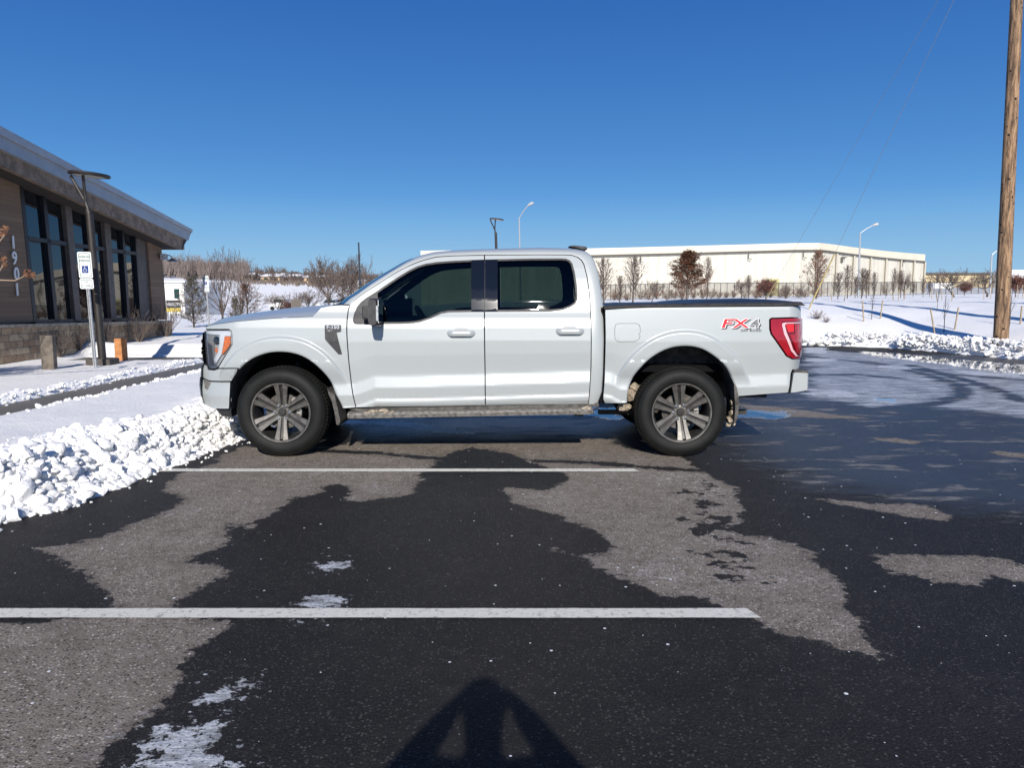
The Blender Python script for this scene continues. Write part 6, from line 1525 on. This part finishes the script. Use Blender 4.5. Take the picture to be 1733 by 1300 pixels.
# ------------------------------------------------------------------ far hillside: woods, houses, sheds, vehicles
gen_tree('far', 7, 'pyr', 41, tw=.05)
def wood(name, n, fu, label, mat_, seed):
    rn = random.Random(seed); mb = MB()
    for _ in range(n):
        u, Y, h = fu(rn); x = ux(u, Y); z = tz(x, Y); 
        for t in range(9):
            a = rn.uniform(0, 6.28); r_ = h*.30*rn.random(); q = Vector((x+r_*math.cos(a)*.4, Y+r_*math.sin(a)*.4, z+h*rn.uniform(0, .35))); e_ = Vector((x+r_*1.3*math.cos(a), Y+r_*math.sin(a), z+h*rn.uniform(.55, 1)))
            s_ = Vector((.035+.0002*Y, 0, 0)); mb.add([q-s_*1.5, q+s_*1.5, e_+s_*.35, e_-s_*.35], [(0, 1, 2, 3)])
            for _j in range(3):
                m_ = q.lerp(e_, rn.uniform(.3, .9)); m2 = m_+Vector((rn.gauss(0, .14)*h, rn.gauss(0, .1)*h, rn.uniform(.05, .2)*h)); mb.add([m_-s_*.7, m_+s_*.7, m2+s_*.25, m2-s_*.25], [(0, 1, 2, 3)])
    return tag(mb.build(name, mat_, None, fixn=False), label, 'woodland', kind='stuff')
WM = simple('far_bare_wood', (.16, .13, .12), .95, var=.4, vscale=.15); WM2 = simple('far_dark_brush', (.085, .066, .060), .95, var=.4, vscale=.15)
wood('hill_woodland', 750, lambda r: (r.uniform(230, 420), r.uniform(205, 300), r.uniform(2.5, 5)*(1.5 if r.random() < .2 else 1)), 'grey brown bare woodland covering the hill behind the office building corner', WM, 1)
wood('skyline_brush', 620, lambda r: (r.uniform(410, 660), r.uniform(206, 275), r.uniform(1.0, 2.7)*(1 if r.random() < .9 else 1.7)), 'dark brown brush along the skyline ridge beyond the hood', WM2, 2)
wood('ridge_grass', 260, lambda r: (r.uniform(400, 560), r.uniform(195, 212), r.uniform(.4, 1.1)), 'pale brown weeds along the top of the snowy slope', simple('dry_weeds', (.15, .12, .10), .95), 3)
wood('right_brush', 300, lambda r: (r.uniform(1690, 1800), r.uniform(240, 300), r.uniform(3, 5)), 'bare brush on the hill at the far right', WM, 4)
WNB = simple('white_wall', (.72, .72, .70), .6); TAN = simple('tan_wall', (.45, .32, .2), .8); DG = simple('dark_green_window', (.012, .04, .035), .15)
def house(u, Y, w_, vtop, label, wallm=TAN):
    Y -= 20; w_ *= .42; x = ux(u, Y); z = tz(x, Y); h = max(2.2, yp(u, vtop, Y).z-z); o = empty('house', (x, Y, z), label, 'house', 'houses on the far hill')
    mb = MB(); mb.box(x-w_/2, x+w_/2, Y, Y+7, z-1, z+h*.66); mb.build('wall', wallm, o)
    mb = MB(); zz = z+h*.66; mb.add([(x-w_/2-.4, Y-.4, zz), (x+w_/2+.4, Y-.4, zz), (x+w_/2, Y+3.5, z+h), (x-w_/2, Y+3.5, z+h), (x-w_/2-.4, Y+7.4, zz), (x+w_/2+.4, Y+7.4, zz)], [(0, 1, 2, 3), (3, 2, 5, 4), (0, 3, 4), (1, 5, 2)]); mb.build('roof', SNOW, o)
    for k in (-.25, .22): mb = MB(); mb.box(x+w_*k-.5, x+w_*k+.5, Y-.06, Y, z+h*.25, z+h*.5); mb.build('window', DG, o)
for a in ((412, 236, 13, 467, 'snow roofed tan house leftmost on the far hill'), (459, 232, 12, 471, 'snow roofed tan house low on the ridge left of the brush'), (472, 245, 8, 466, 'small white house with snow roof between the two tan ones', WNB), (489, 240, 14, 466, 'wide snow roofed house in the middle of the ridge'), (531, 238, 13, 465, 'snow roofed house right of the radio mast'), (617, 225, 9, 472, 'snow roofed house by the foot of the plain dark pole', WNB), (1722, 250, 22, 456, 'snow roofed building on the hill at the right edge', WNB)): house(*a)
x = ux(519.5, 240); z = tz(x, 240); mb = MB(); mb.tube([(x, 240, z), (x, 240, yp(519, 452, 240).z)], .12, 5); mb.box(x-1, x+1, 239.9, 240.1, yp(519, 456, 240).z, yp(519, 455, 240).z); tag(mb.build('radio_mast', WM2, None), 'thin radio mast with a crossbar on the ridge skyline', 'mast')
# white building and sign panel beside the office corner
x0, x1 = ux(270, 62), ux(312, 62); zz = tz(x0, 62); o = empty('white_building', (x1, 62, zz), 'low white building with a dark green window just right of the office corner', 'building')
mb = MB(); mb.box(x0-8, x1, 62, 70, zz-1, yp(300, 478, 62).z); mb.build('wall', WNB, o); mb = MB(); mb.box(ux(295.5, 62), ux(304, 62), 61.93, 61.99, yp(300, 505, 62).z, yp(300, 489, 62).z); mb.build('window', DG, o)
mb = MB(); mb.box(x0-8.2, x1+.2, 61.8, 70.2, yp(300, 478, 62).z, yp(300, 475.5, 62).z); mb.build('snowy_roof', SNOW, o)
xa, xb = ux(280, 50), ux(307, 50); za, zb = yp(295, 528, 50).z, yp(295, 506, 50).z; o = empty('sign_board', (xa, 50, tz(xa, 50)), 'dark lettered board in a white frame with a yellow stripe beside the evergreen tree', 'sign')
mb = MB(); mb.box(xa, xb, 50, 50.1, za, zb); mb.build('frame', WNB, o); mb = MB(); mb.box(xa+.05, xb-.07, 49.96, 49.99, za+(zb-za)*.32, zb-.08); mb.build('dark_panel', simple('black_panel', (.03, .03, .03), .5), o)
mb = MB(); mb.box(xa+.0, xb-.07, 49.96, 49.99, za+.02, za+(zb-za)*.30); mb.build('yellow_panel', simple('yellow_stripe', (.50, .38, .06), .6), o)
mb = MB(); text_mb(mb, 'VELOCITY', .26, Matrix.Translation(((xa+xb)/2, 49.94, za+(zb-za)*.58)) @ Matrix.Rotation(math.pi/2, 4, 'X') @ Matrix.Diagonal((.72, 1, 1, 1)), .002); mb.build('lettering', WNB, o)
mb = MB(); [mb.box(q-.04, q+.04, 50.02, 50.08, tz(xa, 50)-.2, za) for q in (xa+.1, xb-.1)]; mb.build('legs', GALV, o)
# white van, slatted enclosure, parked cars beyond the hood, red car at the right
def vehicle(u, Y, L_, H_, W_, mt, label, cat, name, boxy=False):
    x = ux(u, Y); z = tz(x, Y); o = empty(name, (x, Y, z), label, cat); h = H_
    prof = [(-.5, .25), (-.5, .55), (-.47, .62), (-.30, .66), (-.20, .98), (-.14, 1), (.47, 1), (.5, .9), (.5, .25)] if boxy else [(-.5, .28), (-.5, .5), (-.46, .6), (-.24, .66), (-.12, .98), (-.06, 1), (.22, 1), (.36, .66), (.48, .6), (.5, .5), (.5, .28)]
    mb = MB(); mb.prism([(x+a*L_, z+b*h) for a, b in prof], Y, Y+W_); mb.build('body', mt, o, bevel=.04)
    mb = MB(); wp = [(-.27, .66), (-.19, .93), (.44, .93), (.44, .66)] if boxy else [(-.20, .67), (-.10, .93), (.20, .93), (.30, .67)]; mb.prism([(x+a*L_, z+b*h) for a, b in wp], Y-.012, Y); mb.build('window', DG, o)
    for k in (-.32, .32): mb = MB(); mb.lathe([(0, -.02), (.2, -.02), (.34, 0), (.34, .2), (0, .2)], (x+k*L_, Y, z+.33), (0, 1, 0), 18); mb.build('wheel', RUBBER, o)
    for k in (-.495, .475): mb = MB(); mb.box(x+k*L_-.02, x+(k+.02)*L_+.02, Y-.01, Y+.25, z+.46*h, z+.56*h); mb.build('lamp', REDL if k > 0 else WNB, o)
vehicle(468, 125, 2.4, 1.9, 4.5, WNB, 'white van parked beyond the hood beside the small bare tree', 'van', 'parked_van', True)
vehicle(1634, 215, 3.6, 1.5, 1.8, simple('faded_red_paint', (.28, .07, .08), .45, coat=.3), 'faded red car parked beside the round red leaved tree at the right', 'car', 'parked_car')
vehicle(556, 125, 4.4, 1.7, 1.8, WNB, 'white parked car just above the rear edge of the hood', 'car', 'parked_car')
x0, x1 = ux(493, 58), ux(508, 58); zz = tz(x0, 58); zt_ = yp(500, 506.5, 58).z; mb = MB()
for k in range(9): xx = x0+(x1-x0)*k/8; mb.box(xx-.035, xx+.035, 58, 58.05, zz-.2, zt_)
mb.box(x0, x1, 58.05, 58.08, zt_-.25, zt_-.15); mb.box(x0, x1, 58.05, 58.08, zz+.1, zz+.2); tag(mb.build('slatted_enclosure', simple('grey_slats', (.14, .12, .10), .9), None), 'small grey slatted enclosure beyond the hood right of the white van', 'enclosure')

# ------------------------------------------------------------------ the photographer (only the shadow falls in the picture)
def person():
    bm = bmesh.new(); sk = bm.verts.layers.skin.verify(); cx = 0.0; yb = -.36
    V = {}
    def v(n, x, y, z, r, ry=None): q = bm.verts.new((cx+x, yb+y, z)); q[sk].radius = (r, ry or r); V[n] = q
    v('pelvis', 0, 0, .92, .135, .105); v('waist', 0, 0, 1.08, .125, .10); v('chest', 0, 0, 1.27, .155, .11); v('neck', 0, .01, 1.43, .062); v('head0', 0, .025, 1.50, .068, .08); v('head1', 0, .03, 1.60, .105, .11); v('head2', 0, .02, 1.68, .06, .07)
    for s, t in ((1, 'R'), (-1, 'L')):
        v('sh'+t, s*.185, 0, 1.375, .075); v('el'+t, s*.35, .11, 1.19, .07); v('wr'+t, s*.15, .27, 1.395, .045); v('pm'+t, s*.115, .29, 1.445, .05, .03)
        v('hip'+t, s*.10, 0, .86, .09); v('kn'+t, s*.13, .02, .48, .062); v('an'+t, s*.14, 0, .09, .045); v('ft'+t, s*.15, .14, .045, .045, .035)
    E = [('pelvis','waist'),('waist','chest'),('chest','neck'),('neck','head0'),('head0','head1'),('head1','head2')]
    for t in 'RL': E += [('chest','sh'+t),('sh'+t,'el'+t),('el'+t,'wr'+t),('wr'+t,'pm'+t),('pelvis','hip'+t),('hip'+t,'kn'+t),('kn'+t,'an'+t),('an'+t,'ft'+t)]
    for a, b in E: bm.edges.new((V[a], V[b]))
    V['pelvis'][sk].use_root = True
    for s, t in ((1, 'R'), (-1, 'L')):
        base = V['pm'+t].co
        for k in range(5):
            prev = V['pm'+t]; L_ = (.045, .075, .082, .076, .06)[k]
            for j in range(3):
                f = (j+1)/3; q = bm.verts.new((base.x - s*L_*f*.9 + (0 if k else 0), base.y+.012+.012*math.sin(f*2), base.z+(.05 if k == 0 else .03-.018*(k-1))*min(1, f*1.3) - (.0 if k else .0))); q[sk].radius = (.0088-.001*j,)*2; bm.edges.new((prev, q)); prev = q
    me = bpy.data.meshes.new('person'); bm.to_mesh(me); bm.free(); o = bpy.data.objects.new('person', me); COL.objects.link(o)
    m = o.modifiers.new('skin', 'SKIN'); m.use_smooth_shade = True; sd = o.modifiers.new('sub', 'SUBSURF'); sd.levels = 1; sd.render_levels = 2
    me.materials.append(simple('dark_winter_clothes', (.035, .04, .055), .9)); tag(o, 'person in dark clothes holding up a phone with both hands, standing behind the viewpoint', 'person')
    mb = MB(); mb.box(cx-.10, cx+.08, -.066, -.058, 1.425, 1.50); mb2 = mb.build('phone', BLACKP, None, bevel=.004); tag(mb2, 'black phone held up in both hands by the photographer', 'phone')
person()
